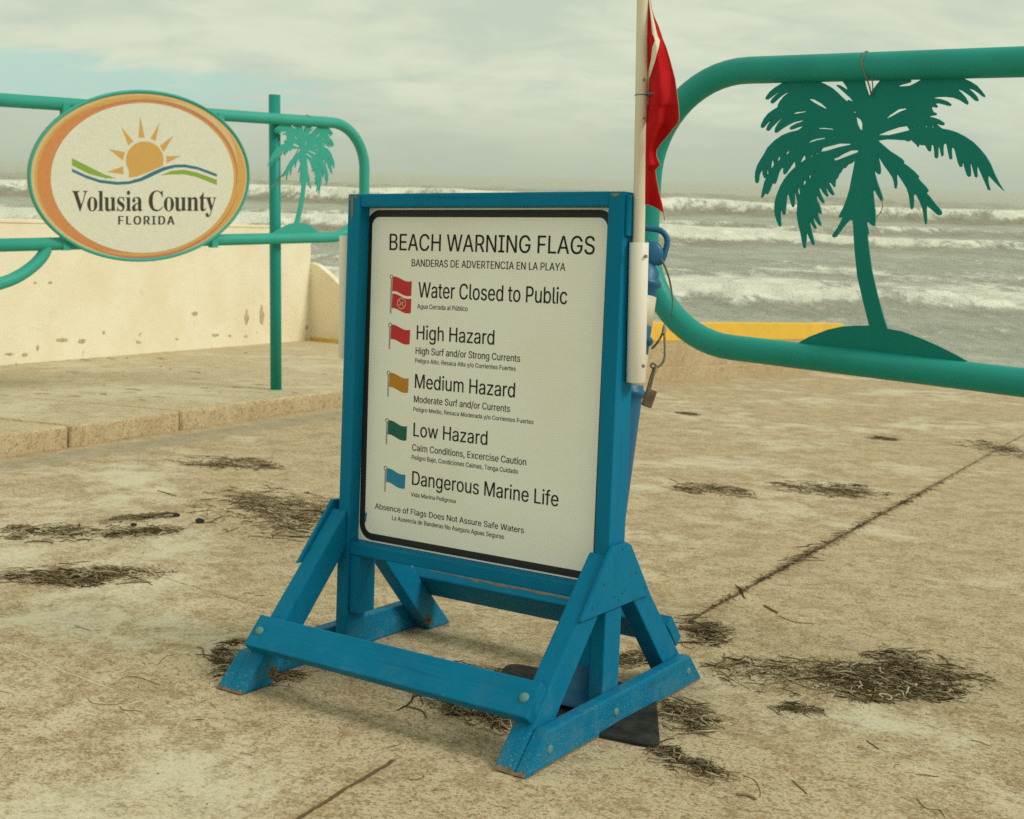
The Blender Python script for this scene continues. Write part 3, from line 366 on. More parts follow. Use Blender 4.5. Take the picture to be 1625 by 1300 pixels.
GL = json.loads('''{"s":{",":[188,[[[38,-119],[68,71],[137,71],[84,-119]]]],"/":[249,[[[235,533],[71,-76],[14,-76],[178,533]]]],"A":[480,[[[16,0],[201,509],[276,509],[463,0],[395,0],[287,302],[264,372],[232,478],[245,478],[213,371],[191,302],[85,0]],[[110,142],[110,199],[370,199],[370,142]]]],"B":[456,[[[60,0],[60,509],[241,509],[274,507],[304,501],[329,491],[350,477],[367,461],[381,442],[390,421],[396,398],[398,374],[397,353],[393,336],[387,320],[378,307],[368,295],[356,286],[343,278],[329,272],[315,267],[315,262],[331,260],[347,254],[363,245],[378,234],[391,220],[402,203],[411,184],[416,161],[418,136],[416,111],[410,88],[400,67],[386,48],[368,31],[344,18],[317,8],[284,2],[247,0]],[[125,57],[245,57],[281,60],[309,67],[330,80],[344,96],[353,115],[355,137],[354,153],[350,169],[342,184],[333,197],[320,209],[306,218],[289,225],[269,229],[248,231],[125,231]],[[125,285],[238,285],[256,287],[273,290],[288,296],[302,304],[314,314],[323,326],[330,340],[335,355],[336,372],[333,393],[326,412],[313,429],[294,442],[270,449],[240,452],[125,452]]]],"C":[510,[[[267,-7],[225,-3],[186,7],[150,25],[119,49],[92,79],[70,115],[53,157],[44,203],[40,254],[44,305],[53,352],[70,393],[92,429],[119,459],[150,484],[186,501],[225,512],[267,516],[293,514],[317,511],[340,504],[362,496],[383,485],[402,471],[419,456],[435,438],[448,418],[459,397],[467,373],[473,348],[408,348],[404,365],[397,380],[389,395],[380,407],[369,418],[357,428],[344,437],[330,444],[315,449],[300,453],[284,455],[267,456],[237,453],[209,445],[184,432],[161,414],[141,391],[125,364],[113,332],[106,295],[103,254],[106,213],[113,177],[125,145],[141,117],[161,94],[184,76],[210,63],[237,56],[267,53],[284,54],[300,56],[315,60],[330,65],[344,72],[357,81],[369,90],[380,102],[389,114],[397,128],[404,144],[408,160],[473,160],[467,135],[459,112],[448,91],[435,71],[420,53],[402,38],[383,24],[363,13],[341,5],[317,-2],[293,-6]]]],"D":[502,[[[219,0],[96,0],[96,57],[215,57],[254,60],[288,68],[318,81],[343,99],[363,122],[379,149],[390,181],[397,216],[399,255],[397,294],[390,329],[379,361],[364,388],[344,410],[320,428],[291,441],[258,449],[221,452],[93,452],[93,509],[225,509],[273,505],[315,495],[353,478],[385,455],[412,426],[433,391],[449,351],[458,306],[462,255],[458,205],[449,159],[433,119],[411,83],[384,54],[351,31],[312,14],[268,3]],[[125,509],[125,0],[60,0],[60,509]]]],"E":[419,[[[60,0],[60,509],[372,509],[372,452],[125,452],[125,286],[355,286],[355,229],[125,229],[125,57],[375,57],[375,0]]]],"F":[410,[[[60,0],[60,509],[369,509],[369,452],[125,452],[125,278],[346,278],[346,221],[125,221],[125,0]]]],"G":[520,[[[269,-7],[225,-3],[185,7],[149,25],[118,49],[91,79],[69,116],[53,157],[43,203],[40,254],[43,305],[53,352],[69,393],[91,429],[117,459],[149,484],[184,501],[223,512],[265,516],[291,514],[316,510],[340,504],[363,494],[384,483],[403,469],[421,453],[436,436],[449,416],[460,395],[468,373],[474,349],[408,349],[402,365],[395,379],[387,393],[378,406],[368,417],[356,427],[344,436],[330,443],[315,448],[300,453],[283,455],[265,456],[236,453],[209,445],[183,432],[160,414],[141,392],[125,364],[113,332],[106,295],[103,254],[106,213],[113,177],[125,145],[141,117],[161,95],[184,76],[210,63],[238,56],[269,53],[296,55],[322,61],[345,71],[365,85],[382,102],[396,123],[407,147],[413,173],[415,202],[434,199],[283,199],[283,256],[478,256],[478,200],[475,160],[466,124],[451,91],[431,62],[406,38],[377,19],[344,5],[308,-4]]]],"H":[517,[[[60,0],[60,509],[125,509],[125,289],[392,289],[392,509],[457,509],[457,0],[392,0],[392,232],[125,232],[125,0]]]],"I":[300,[[[31,0],[31,57],[118,57],[118,452],[31,452],[31,509],[269,509],[269,452],[183,452],[183,57],[269,57],[269,0]]]],"L":[393,[[[60,0],[60,509],[125,509],[125,57],[361,57],[361,0]]]],"M":[628,[[[60,0],[60,509],[152,509],[277,187],[287,159],[299,123],[311,84],[322,49],[307,49],[318,83],[330,121],[342,158],[352,187],[476,509],[568,509],[568,0],[504,0],[504,291],[504,327],[505,369],[506,413],[507,457],[513,457],[498,409],[482,363],[467,322],[456,291],[342,0],[286,0],[170,291],[159,321],[145,361],[129,408],[112,457],[119,457],[120,416],[121,372],[122,328],[122,291],[122,0]]]],"N":[523,[[[60,0],[60,509],[136,509],[343,183],[363,151],[388,107],[414,55],[405,54],[401,108],[399,157],[399,195],[399,509],[463,509],[463,0],[387,0],[202,290],[177,331],[148,381],[108,452],[119,454],[122,384],[124,328],[125,291],[125,0]]]],"O":[533,[[[267,-7],[225,-3],[186,7],[150,25],[119,49],[92,79],[70,115],[53,157],[44,203],[40,254],[44,305],[53,352],[70,393],[92,429],[119,459],[150,484],[186,501],[225,512],[267,516],[309,512],[348,501],[384,484],[415,459],[442,429],[464,393],[480,352],[490,305],[493,254],[490,203],[480,157],[464,115],[442,79],[415,49],[384,25],[348,7],[309,-3]],[[267,53],[296,55],[324,63],[349,76],[372,94],[392,116],[408,144],[420,176],[428,213],[430,254],[428,295],[420,332],[408,365],[392,392],[372,415],[349,433],[324,446],[296,453],[267,456],[237,453],[210,445],[184,433],[161,415],[142,392],[125,364],[113,332],[106,295],[103,254],[106,213],[113,176],[125,144],[142,117],[161,94],[184,76],[210,63],[237,55]]]],"P":[445,[[[60,0],[60,509],[235,509],[272,506],[305,499],[332,487],[356,471],[375,452],[390,430],[400,404],[407,377],[409,348],[407,318],[400,291],[390,265],[375,243],[356,223],[332,207],[305,195],[272,188],[235,186],[109,186],[109,242],[233,242],[257,244],[279,248],[297,256],[312,266],[324,279],[333,294],[339,310],[343,328],[344,348],[343,367],[339,385],[333,402],[324,416],[312,428],[297,439],[279,446],[257,451],[232,452],[125,452],[125,0]]]],"R":[449,[[[60,0],[60,509],[236,509],[273,506],[305,500],[333,489],[356,473],[376,455],[390,433],[401,408],[407,381],[409,352],[407,323],[401,296],[390,271],[376,250],[356,232],[333,217],[305,206],[273,200],[236,198],[96,198],[96,255],[234,255],[258,256],[280,260],[298,267],[313,276],[325,287],[334,300],[340,316],[344,333],[345,352],[344,371],[340,389],[334,405],[325,419],[313,430],[298,440],[279,446],[258,451],[233,452],[125,452],[125,0]],[[353,0],[230,229],[303,229],[428,0]]]],"S":[447,[[[224,-9],[188,-7],[156,-1],[128,9],[102,23],[81,40],[64,60],[51,83],[42,109],[38,137],[104,137],[108,118],[114,102],[123,88],[136,76],[150,66],[166,59],[185,53],[204,50],[224,49],[246,50],[267,54],[286,60],[303,69],[317,79],[329,92],[338,106],[344,122],[346,139],[344,154],[340,168],[332,179],[322,189],[310,197],[296,205],[245,222],[184,239],[145,253],[112,269],[86,289],[67,313],[56,341],[52,372],[54,400],[62,425],[75,448],[92,468],[113,484],[138,498],[165,508],[195,514],[227,516],[259,514],[289,508],[316,498],[340,484],[360,468],[377,449],[390,427],[398,403],[401,378],[337,378],[332,402],[320,421],[302,437],[280,449],[254,456],[225,459],[204,457],[185,454],[167,448],[152,440],[139,430],[129,418],[121,405],[117,391],[115,376],[117,359],[122,345],[131,334],[142,324],[155,315],[169,308],[212,293],[264,279],[312,264],[328,256],[344,248],[359,238],[372,226],[384,213],[395,198],[402,180],[407,161],[408,139],[406,112],[399,87],[386,64],[370,43],[349,25],[323,11],[294,0],[261,-7]]]],"T":[449,[[[32,452],[32,509],[417,509],[417,452],[257,452],[257,0],[193,0],[193,452]]]],"V":[480,[[[204,0],[16,509],[84,509],[192,206],[215,137],[248,31],[235,31],[267,138],[290,206],[395,509],[463,509],[278,0]]]],"W":[686,[[[155,0],[16,509],[82,509],[163,196],[175,145],[187,94],[197,40],[189,40],[200,94],[211,145],[224,196],[306,509],[380,509],[462,196],[474,145],[486,94],[497,40],[488,40],[499,94],[510,145],[523,196],[603,509],[670,509],[530,0],[455,0],[368,323],[351,391],[336,475],[350,475],[335,395],[318,323],[230,0]]]],"Y":[472,[[[203,0],[203,208],[16,509],[91,509],[192,344],[222,292],[250,230],[224,230],[251,293],[280,344],[381,509],[455,509],[268,208],[268,0]]]],"a":[389,[[[160,-9],[137,-7],[115,-3],[94,5],[76,15],[60,29],[48,45],[38,63],[32,84],[30,108],[32,128],[36,146],[43,161],[53,174],[64,184],[78,193],[92,200],[108,206],[125,211],[178,220],[234,227],[247,229],[257,231],[265,235],[271,240],[274,246],[276,255],[276,257],[275,272],[272,285],[267,297],[260,307],[251,315],[240,322],[227,327],[212,330],[196,331],[178,330],[163,327],[149,322],[137,316],[127,309],[118,301],[110,292],[104,283],[100,274],[41,291],[51,313],[64,331],[79,346],[95,358],[114,368],[133,375],[153,380],[173,383],[194,384],[239,379],[255,375],[271,369],[286,360],[300,350],[312,336],[322,320],[330,301],[335,278],[337,251],[337,0],[277,0],[277,52],[272,52],[252,25],[242,16],[229,8],[215,1],[199,-4],[181,-7]],[[170,45],[192,47],[211,51],[228,59],[242,68],[254,80],[263,93],[270,108],[274,122],[276,138],[276,190],[259,182],[231,176],[200,171],[175,168],[134,159],[122,153],[112,147],[103,139],[97,130],[93,118],[92,105],[93,93],[96,82],[102,72],[109,64],[119,57],[130,52],[142,48],[156,46]]]],"b":[424,[[[229,-8],[208,-7],[189,-3],[172,4],[159,12],[147,21],[138,31],[118,59],[112,59],[112,0],[53,0],[53,509],[114,509],[114,319],[118,319],[137,346],[147,355],[158,364],[171,373],[188,379],[207,383],[229,384],[259,382],[287,374],[313,361],[335,342],[354,320],[370,293],[381,261],[388,227],[390,189],[388,151],[381,116],[370,84],[355,57],[336,34],[313,16],[288,3],[260,-6]],[[220,47],[242,49],[262,55],[279,66],[294,80],[306,97],[316,117],[323,139],[327,163],[328,189],[327,215],[323,239],[316,261],[307,281],[295,298],[280,311],[262,322],[243,328],[220,330],[198,328],[178,322],[161,312],[147,299],[134,282],[125,263],[118,241],[114,216],[113,189],[114,162],[118,138],[125,115],[135,95],[147,78],[162,65],[179,55],[198,49]]]],"c":[396,[[[207,-8],[174,-5],[144,3],[117,16],[93,35],[72,58],[56,85],[44,116],[37,150],[34,187],[37,225],[44,260],[56,291],[72,318],[93,341],[117,360],[144,374],[174,382],[207,384],[226,384],[243,381],[260,377],[276,371],[291,364],[305,356],[318,346],[330,335],[340,322],[349,308],[356,293],[362,277],[303,262],[290,289],[270,311],[242,325],[207,330],[184,328],[163,321],[145,310],[130,296],[118,278],[108,258],[102,236],[98,212],[96,187],[98,163],[102,139],[108,117],[118,97],[130,80],[145,66],[163,55],[184,49],[207,46],[243,52],[271,66],[292,89],[304,117],[363,102],[357,86],[350,70],[341,56],[331,43],[319,32],[306,21],[292,12],[277,5],[261,-1],[244,-5],[226,-7]]]],"d":[424,[[[195,-8],[165,-6],[137,3],[111,16],[89,34],[70,57],[55,84],[43,116],[36,151],[34,189],[36,227],[43,261],[55,293],[70,320],[89,342],[112,361],[137,374],[165,382],[196,384],[218,383],[237,379],[253,373],[267,364],[278,355],[287,346],[306,319],[311,319],[311,509],[372,509],[372,0],[313,0],[313,59],[307,59],[287,31],[277,21],[266,12],[252,4],[236,-3],[217,-7]],[[205,47],[226,49],[246,55],[263,65],[278,78],[290,95],[299,115],[306,138],[310,162],[312,189],[310,216],[306,241],[300,263],[290,282],[278,299],[263,312],[246,322],[227,328],[205,330],[182,328],[162,322],[145,311],[130,298],[118,281],[108,261],[102,239],[98,215],[96,189],[98,163],[102,139],[109,117],[118,97],[130,80],[145,66],[162,55],[182,49]]]],"e":[404,[[[212,-8],[177,-5],[145,3],[117,16],[92,35],[72,58],[56,85],[44,116],[37,150],[34,187],[36,224],[44,258],[55,290],[71,317],[91,340],[115,359],[142,373],[172,382],[205,384],[226,383],[246,380],[266,374],[285,366],[303,355],[319,341],[334,324],[347,305],[357,282],[365,256],[370,227],[371,194],[371,169],[75,169],[75,221],[338,221],[310,202],[308,226],[304,248],[298,269],[288,286],[277,301],[263,314],[246,323],[227,328],[205,330],[183,328],[164,323],[146,313],[131,301],[119,286],[109,270],[102,251],[97,231],[96,211],[96,178],[98,151],[102,127],[110,106],[121,88],[135,73],[151,61],[169,53],[190,48],[212,46],[227,47],[241,49],[254,53],[265,58],[276,65],[285,73],[294,82],[300,93],[306,105],[365,91],[358,72],[348,55],[335,39],[320,26],[302,14],[283,4],[261,-3],[237,-7]]]],"f":[254,[[[228,379],[228,327],[6,327],[6,379]],[[81,0],[81,432],[82,452],[87,470],[96,486],[107,499],[120,510],[135,519],[152,525],[169,529],[187,530],[222,527],[243,521],[227,468],[215,472],[195,474],[178,472],[164,468],[154,460],[147,449],[143,435],[142,419],[142,0]]]],"g":[425,[[[207,-151],[180,-149],[156,-146],[134,-140],[114,-132],[97,-122],[82,-110],[70,-97],[59,-84],[51,-69],[101,-41],[122,-66],[131,-74],[142,-82],[154,-88],[169,-93],[187,-96],[207,-97],[236,-95],[261,-87],[282,-75],[298,-58],[308,-34],[311,-6],[311,68],[306,68],[287,41],[277,32],[266,23],[252,16],[236,10],[217,6],[195,5],[165,7],[138,14],[113,27],[90,43],[71,65],[55,90],[43,120],[36,154],[34,191],[36,229],[43,263],[55,293],[71,320],[90,342],[112,361],[138,374],[166,382],[196,384],[218,383],[237,379],[253,373],[267,365],[279,356],[288,346],[308,319],[313,319],[313,379],[372,379],[372,-9],[370,-40],[363,-67],[350,-90],[334,-109],[314,-124],[291,-136],[265,-144],[237,-149]],[[205,59],[227,61],[246,66],[264,75],[278,87],[290,103],[300,121],[307,142],[311,166],[312,193],[311,219],[307,242],[300,264],[291,283],[279,299],[264,312],[247,322],[227,328],[205,330],[182,328],[163,322],[145,312],[130,298],[118,282],[109,262],[102,241],[98,218],[96,193],[98,167],[102,144],[109,123],[118,104],[131,88],[145,76],[163,66],[183,61]]]],"h":[410,[[[114,227],[114,0],[53,0],[53,509],[114,509],[114,287],[102,287],[116,319],[132,344],[152,362],[175,374],[200,382],[227,384],[252,383],[275,377],[295,369],[313,356],[328,340],[341,321],[350,298],[355,271],[357,240],[357,0],[296,0],[296,235],[293,263],[286,286],[273,304],[256,318],[235,326],[210,329],[192,328],[176,324],[161,317],[147,308],[136,297],[126,283],[119,266],[115,248]]]],"i":[167,[[[53,0],[53,379],[114,379],[114,0]],[[84,443],[73,444],[63,448],[54,455],[47,463],[43,472],[41,483],[43,494],[47,504],[54,512],[63,518],[73,522],[84,524],[95,522],[105,518],[114,512],[121,504],[125,494],[126,483],[125,472],[121,463],[114,455],[105,448],[95,444]]]],"j":[167,[[[53,379],[114,379],[114,-30],[112,-52],[108,-72],[102,-90],[92,-106],[80,-119],[65,-129],[47,-137],[27,-141],[4,-143],[-10,-143],[-10,-87],[2,-87],[18,-85],[31,-80],[40,-72],[47,-61],[51,-46],[53,-29]],[[83,443],[72,444],[62,448],[53,455],[47,463],[42,472],[41,483],[42,494],[47,504],[53,512],[62,518],[72,522],[83,524],[95,522],[105,518],[114,512],[120,504],[125,494],[126,483],[125,472],[120,463],[114,455],[105,448],[95,444]]]],"l":[189,[[[139,-2],[112,0],[91,8],[74,20],[62,37],[55,59],[53,84],[53,509],[114,509],[114,99],[114,83],[117,71],[120,62],[126,57],[135,53],[146,52],[160,53],[170,54],[181,3],[162,-1]]]],"m":[610,[[[53,0],[53,379],[112,379],[112,295],[108,295],[114,314],[122,331],[132,346],[144,358],[158,368],[172,376],[187,382],[203,385],[219,386],[245,383],[268,375],[287,361],[303,342],[314,320],[321,295],[312,295],[318,312],[326,329],[337,343],[350,356],[364,366],[381,375],[398,381],[417,385],[437,386],[458,385],[478,380],[497,372],[514,361],[529,346],[541,328],[550,307],[555,283],[557,255],[557,0],[496,0],[496,254],[493,279],[485,298],[473,313],[456,323],[438,329],[419,330],[402,329],[387,326],[374,320],[363,312],[353,302],[345,290],[340,277],[336,263],[335,247],[335,0],[274,0],[274,260],[272,280],[265,297],[253,311],[238,322],[220,328],[199,330],[185,329],[171,326],[158,320],[145,312],[135,302],[126,289],[119,274],[115,257],[114,238],[114,0]]]],"n":[410,[[[114,227],[114,0],[53,0],[53,379],[112,379],[112,287],[102,287],[116,319],[132,344],[152,362],[175,374],[200,382],[227,384],[252,383],[275,377],[295,369],[313,356],[328,340],[341,321],[350,298],[355,271],[357,240],[357,0],[296,0],[296,235],[293,263],[286,286],[273,304],[256,318],[235,326],[210,329],[192,328],[176,324],[161,317],[147,308],[136,297],[126,283],[119,266],[115,248]]]],"o":[415,[[[207,-8],[174,-5],[144,3],[117,16],[93,35],[72,58],[56,85],[44,116],[37,150],[34,187],[37,225],[44,260],[56,291],[72,318],[93,341],[117,360],[144,374],[174,382],[207,384],[241,382],[271,374],[299,360],[323,341],[343,318],[359,291],[371,260],[379,225],[381,187],[379,150],[371,116],[359,85],[343,58],[323,35],[299,16],[271,3],[241,-5]],[[207,46],[231,49],[252,55],[270,66],[285,80],[298,97],[307,117],[314,139],[318,163],[319,187],[318,212],[314,236],[307,258],[298,278],[285,296],[270,310],[252,321],[231,328],[207,330],[184,328],[163,321],[145,310],[130,296],[118,278],[108,258],[102,236],[98,212],[96,187],[98,163],[102,139],[108,117],[118,97],[130,80],[145,66],[163,55],[184,49]]]],"r":[259,[[[53,0],[53,379],[112,379],[112,321],[115,321],[124,339],[137,354],[152,367],[171,377],[191,383],[213,385],[229,384],[243,384],[243,322],[230,324],[207,326],[190,324],[174,321],[159,315],[146,306],[135,296],[126,284],[119,269],[115,254],[114,237],[114,0]]]],"s":[365,[[[182,-8],[157,-7],[133,-3],[112,3],[93,12],[76,24],[62,38],[50,54],[41,73],[36,94],[94,107],[101,87],[111,72],[124,60],[141,52],[160,47],[181,45],[206,47],[227,53],[244,62],[258,74],[265,88],[268,103],[266,115],[262,126],[254,136],[243,144],[229,150],[212,155],[149,170],[118,180],[92,192],[72,208],[58,227],[50,249],[47,274],[49,295],[55,314],[65,332],[79,347],[95,360],[115,370],[137,378],[161,383],[187,384],[212,383],[234,379],[254,372],[271,363],[286,352],[299,339],[309,324],[318,308],[324,290],[268,277],[262,291],[254,304],[243,316],[228,325],[210,331],[187,333],[166,331],[147,326],[131,317],[119,305],[111,292],[109,277],[110,264],[115,253],[124,243],[136,235],[152,229],[172,223],[229,209],[261,200],[287,187],[306,171],[320,153],[328,131],[331,107],[329,85],[323,65],[312,47],[298,31],[281,18],[260,6],[236,-2],[210,-7]]]],"t":[227,[[[204,379],[204,327],[6,327],[6,379]],[[65,471],[126,471],[126,98],[127,83],[130,70],[136,61],[144,55],[156,51],[170,50],[185,51],[202,54],[213,2],[192,-3],[168,-4],[138,-1],[113,7],[92,21],[77,41],[68,64],[65,93]]]],"u":[410,[[[182,-5],[158,-3],[135,2],[115,11],[97,23],[82,39],[69,59],[60,82],[54,109],[53,139],[53,379],[114,379],[114,144],[116,117],[124,94],[137,75],[154,61],[175,53],[200,50],[218,51],[234,55],[249,62],[263,71],[274,83],[283,97],[290,113],[295,132],[296,153],[296,379],[357,379],[357,0],[298,0],[298,92],[307,92],[294,60],[277,35],[257,17],[234,5],[209,-3]]]],"w":[567,[[[138,0],[23,379],[87,379],[133,214],[154,137],[175,41],[165,41],[186,135],[206,214],[252,379],[316,379],[362,214],[382,136],[402,41],[391,41],[413,135],[434,214],[480,379],[545,379],[429,0],[368,0],[319,172],[305,225],[291,280],[277,338],[291,338],[277,280],[263,225],[248,172],[199,0]]]],"x":[379,[[[21,0],[171,218],[171,171],[29,379],[100,379],[147,306],[179,253],[207,206],[175,206],[202,253],[233,306],[282,379],[352,379],[209,169],[209,214],[358,0],[287,0],[231,85],[200,136],[173,182],[205,182],[178,136],[148,85],[91,0]]]],"y":[389,[[[47,-139],[61,-86],[71,-87],[83,-89],[94,-90],[104,-89],[113,-86],[122,-81],[130,-74],[138,-64],[145,-51],[151,-36],[163,-1],[17,379],[84,379],[165,155],[187,87],[206,21],[184,21],[202,87],[224,155],[305,379],[371,379],[204,-58],[196,-77],[187,-93],[177,-107],[165,-119],[153,-128],[139,-136],[125,-141],[109,-144],[91,-145],[65,-143]]]],"z":[380,[[[42,0],[42,46],[254,320],[254,323],[48,323],[48,379],[333,379],[333,331],[126,60],[126,56],[339,56],[339,0]]]],"\u00fa":[410,[[[182,-5],[158,-3],[135,2],[115,11],[97,23],[82,39],[69,59],[60,82],[54,109],[53,139],[53,379],[114,379],[114,144],[116,117],[124,94],[137,75],[154,61],[175,53],[200,50],[218,51],[234,55],[249,62],[263,71],[274,83],[283,97],[290,113],[295,132],[296,153],[296,379],[357,379],[357,0],[298,0],[298,92],[307,92],[294,60],[277,35],[257,17],[234,5],[209,-3]],[[178,429],[226,529],[294,529],[228,429]]]]," ":[188,[]]},"r":{"V":[428,[[[212,-13],[44,381],[22,420],[14,429],[1,435],[-14,439],[-14,455],[211,455],[211,439],[192,438],[177,436],[166,432],[159,427],[154,419],[152,410],[161,378],[259,143],[348,377],[355,409],[353,419],[349,427],[342,432],[331,435],[317,438],[299,439],[299,455],[442,455],[442,439],[429,437],[418,434],[408,427],[400,418],[391,403],[382,383],[230,-13]]]],"o":[336,[[[169,-10],[140,-8],[114,-1],[90,11],[69,27],[52,47],[38,70],[27,96],[21,124],[19,154],[21,184],[27,213],[38,239],[52,262],[69,281],[90,297],[114,309],[140,316],[168,318],[196,316],[222,309],[245,298],[266,282],[283,263],[298,240],[308,214],[315,185],[317,154],[315,123],[308,94],[298,69],[284,46],[266,26],[245,11],[222,-1],[197,-8]],[[169,11],[186,14],[199,24],[209,39],[212,50],[215,64],[217,81],[220,154],[218,206],[214,245],[208,271],[198,286],[185,296],[169,299],[151,296],[138,286],[128,271],[122,245],[118,206],[117,154],[120,82],[122,64],[125,50],[128,39],[138,24],[152,14]]]],"l":[199,[[[18,0],[18,16],[30,18],[39,21],[45,26],[49,32],[52,43],[52,56],[52,398],[52,411],[50,421],[47,429],[42,434],[33,438],[20,439],[20,455],[148,455],[148,56],[149,43],[151,33],[154,26],[160,21],[168,18],[180,16],[180,0]]]],"u":[375,[[[131,-10],[103,-7],[81,2],[65,17],[54,38],[48,65],[46,97],[46,248],[45,262],[43,274],[39,282],[33,289],[24,293],[11,294],[11,310],[142,310],[142,74],[143,63],[146,54],[151,46],[158,40],[166,37],[177,36],[196,39],[213,49],[228,66],[228,248],[228,263],[225,275],[221,283],[214,289],[204,293],[189,294],[189,310],[324,310],[324,70],[325,56],[327,46],[331,39],[338,34],[347,31],[360,30],[360,13],[321,10],[277,3],[228,-10],[228,40],[216,26],[202,13],[186,3],[169,-4],[150,-9]]]],"s":[288,[[[151,-10],[132,-8],[110,-3],[87,6],[73,9],[64,7],[56,1],[51,-9],[36,-9],[36,105],[53,105],[61,79],[72,57],[87,39],[103,26],[121,17],[140,15],[156,16],[168,20],[179,27],[186,35],[191,46],[192,58],[188,76],[176,92],[156,105],[107,130],[85,142],[68,155],[54,169],[45,185],[39,202],[37,220],[40,247],[49,270],[65,291],[86,306],[111,316],[141,319],[166,316],[199,308],[206,306],[213,305],[220,306],[226,311],[230,319],[244,319],[244,222],[228,222],[220,244],[209,262],[196,277],[182,288],[166,294],[149,296],[136,295],[125,292],[116,286],[110,278],[106,269],[105,259],[106,249],[109,240],[115,232],[123,225],[134,218],[146,212],[191,189],[212,178],[229,165],[241,151],[250,136],[255,117],[257,95],[254,65],[244,39],[228,18],[206,2],[181,-7]]]],"i":[198,[[[101,362],[87,364],[75,368],[65,376],[57,387],[52,399],[50,412],[52,426],[57,438],[65,449],[75,457],[87,462],[101,463],[114,462],[126,457],[137,449],[145,438],[150,426],[151,412],[149,399],[145,387],[136,376],[126,368],[114,364]],[[18,0],[18,16],[30,18],[39,21],[45,26],[49,32],[52,43],[52,56],[52,252],[52,267],[50,278],[47,285],[41,289],[32,292],[20,293],[21,310],[148,310],[148,56],[149,43],[151,33],[154,26],[160,21],[168,18],[180,16],[180,0]]]],"a":[344,[[[255,-10],[226,-5],[208,10],[200,35],[168,11],[133,-4],[95,-9],[74,-6],[55,0],[40,11],[29,26],[22,43],[20,63],[25,91],[39,115],[63,136],[98,155],[143,173],[199,190],[199,241],[197,258],[193,272],[187,282],[177,290],[164,294],[148,296],[123,293],[109,286],[104,274],[113,257],[119,248],[122,239],[123,231],[121,220],[117,210],[110,202],[100,196],[90,192],[77,191],[64,192],[54,196],[45,203],[38,212],[34,223],[33,236],[35,252],[40,266],[49,278],[62,290],[77,300],[95,308],[115,314],[137,317],[162,318],[205,315],[239,307],[263,292],[280,271],[290,244],[293,210],[293,62],[295,40],[297,37],[300,35],[304,34],[320,42],[329,28],[306,7],[281,-6]],[[151,34],[174,41],[183,47],[191,54],[199,63],[199,169],[154,151],[127,123],[118,84],[122,56],[133,39]]]],"C":[468,[[[257,-11],[213,-7],[174,3],[137,20],[105,43],[78,71],[56,104],[39,142],[29,184],[26,228],[30,273],[39,314],[56,351],[79,384],[106,412],[139,435],[176,452],[216,462],[259,465],[292,463],[328,454],[367,440],[388,435],[402,439],[413,449],[419,465],[437,465],[437,308],[420,308],[403,347],[381,380],[356,407],[328,427],[298,439],[265,443],[198,419],[157,347],[144,226],[159,114],[203,46],[278,24],[305,26],[331,33],[358,45],[383,61],[407,81],[428,106],[447,89],[395,33],[332,0]]]],"n":[381,[[[18,0],[18,16],[30,17],[39,21],[45,26],[49,33],[52,43],[52,56],[52,253],[52,266],[49,276],[46,284],[40,289],[31,293],[19,294],[19,310],[148,310],[148,267],[175,296],[207,313],[243,318],[292,306],[321,271],[330,212],[330,56],[331,43],[333,33],[337,26],[343,21],[352,17],[363,16],[363,0],[202,0],[202,16],[207,16],[223,21],[232,34],[235,56],[235,217],[234,234],[232,247],[229,258],[223,265],[215,270],[203,271],[183,267],[164,255],[148,235],[148,56],[148,43],[151,33],[154,26],[160,21],[168,17],[180,16],[180,0]]]],"t":[228,[[[124,-9],[99,-7],[80,-1],[66,10],[56,26],[50,46],[48,71],[48,279],[20,279],[20,300],[88,369],[105,389],[118,407],[129,424],[144,424],[144,310],[208,310],[208,279],[144,279],[144,82],[145,69],[147,59],[149,51],[154,45],[160,41],[168,40],[183,44],[195,56],[206,75],[222,66],[198,24],[165,-1]]]],"y":[300,[[[52,-140],[36,-139],[22,-133],[10,-125],[1,-113],[-5,-100],[-7,-84],[-5,-73],[-2,-62],[5,-53],[13,-46],[24,-41],[36,-40],[46,-41],[56,-44],[64,-49],[70,-57],[73,-65],[75,-76],[74,-81],[74,-87],[75,-94],[79,-97],[86,-99],[94,-96],[104,-88],[114,-74],[129,-44],[140,-5],[36,251],[25,275],[15,287],[11,291],[4,293],[-3,293],[-5,293],[-5,310],[162,310],[162,293],[136,289],[132,286],[129,281],[128,275],[130,267],[133,257],[185,119],[230,241],[236,260],[238,274],[237,281],[234,286],[229,289],[203,293],[203,310],[300,310],[300,293],[291,292],[283,288],[277,281],[259,242],[162,-24],[151,-53],[140,-77],[129,-96],[118,-111],[107,-122],[95,-131],[83,-136],[68,-139]]]]," ":[175,[]]}}''')
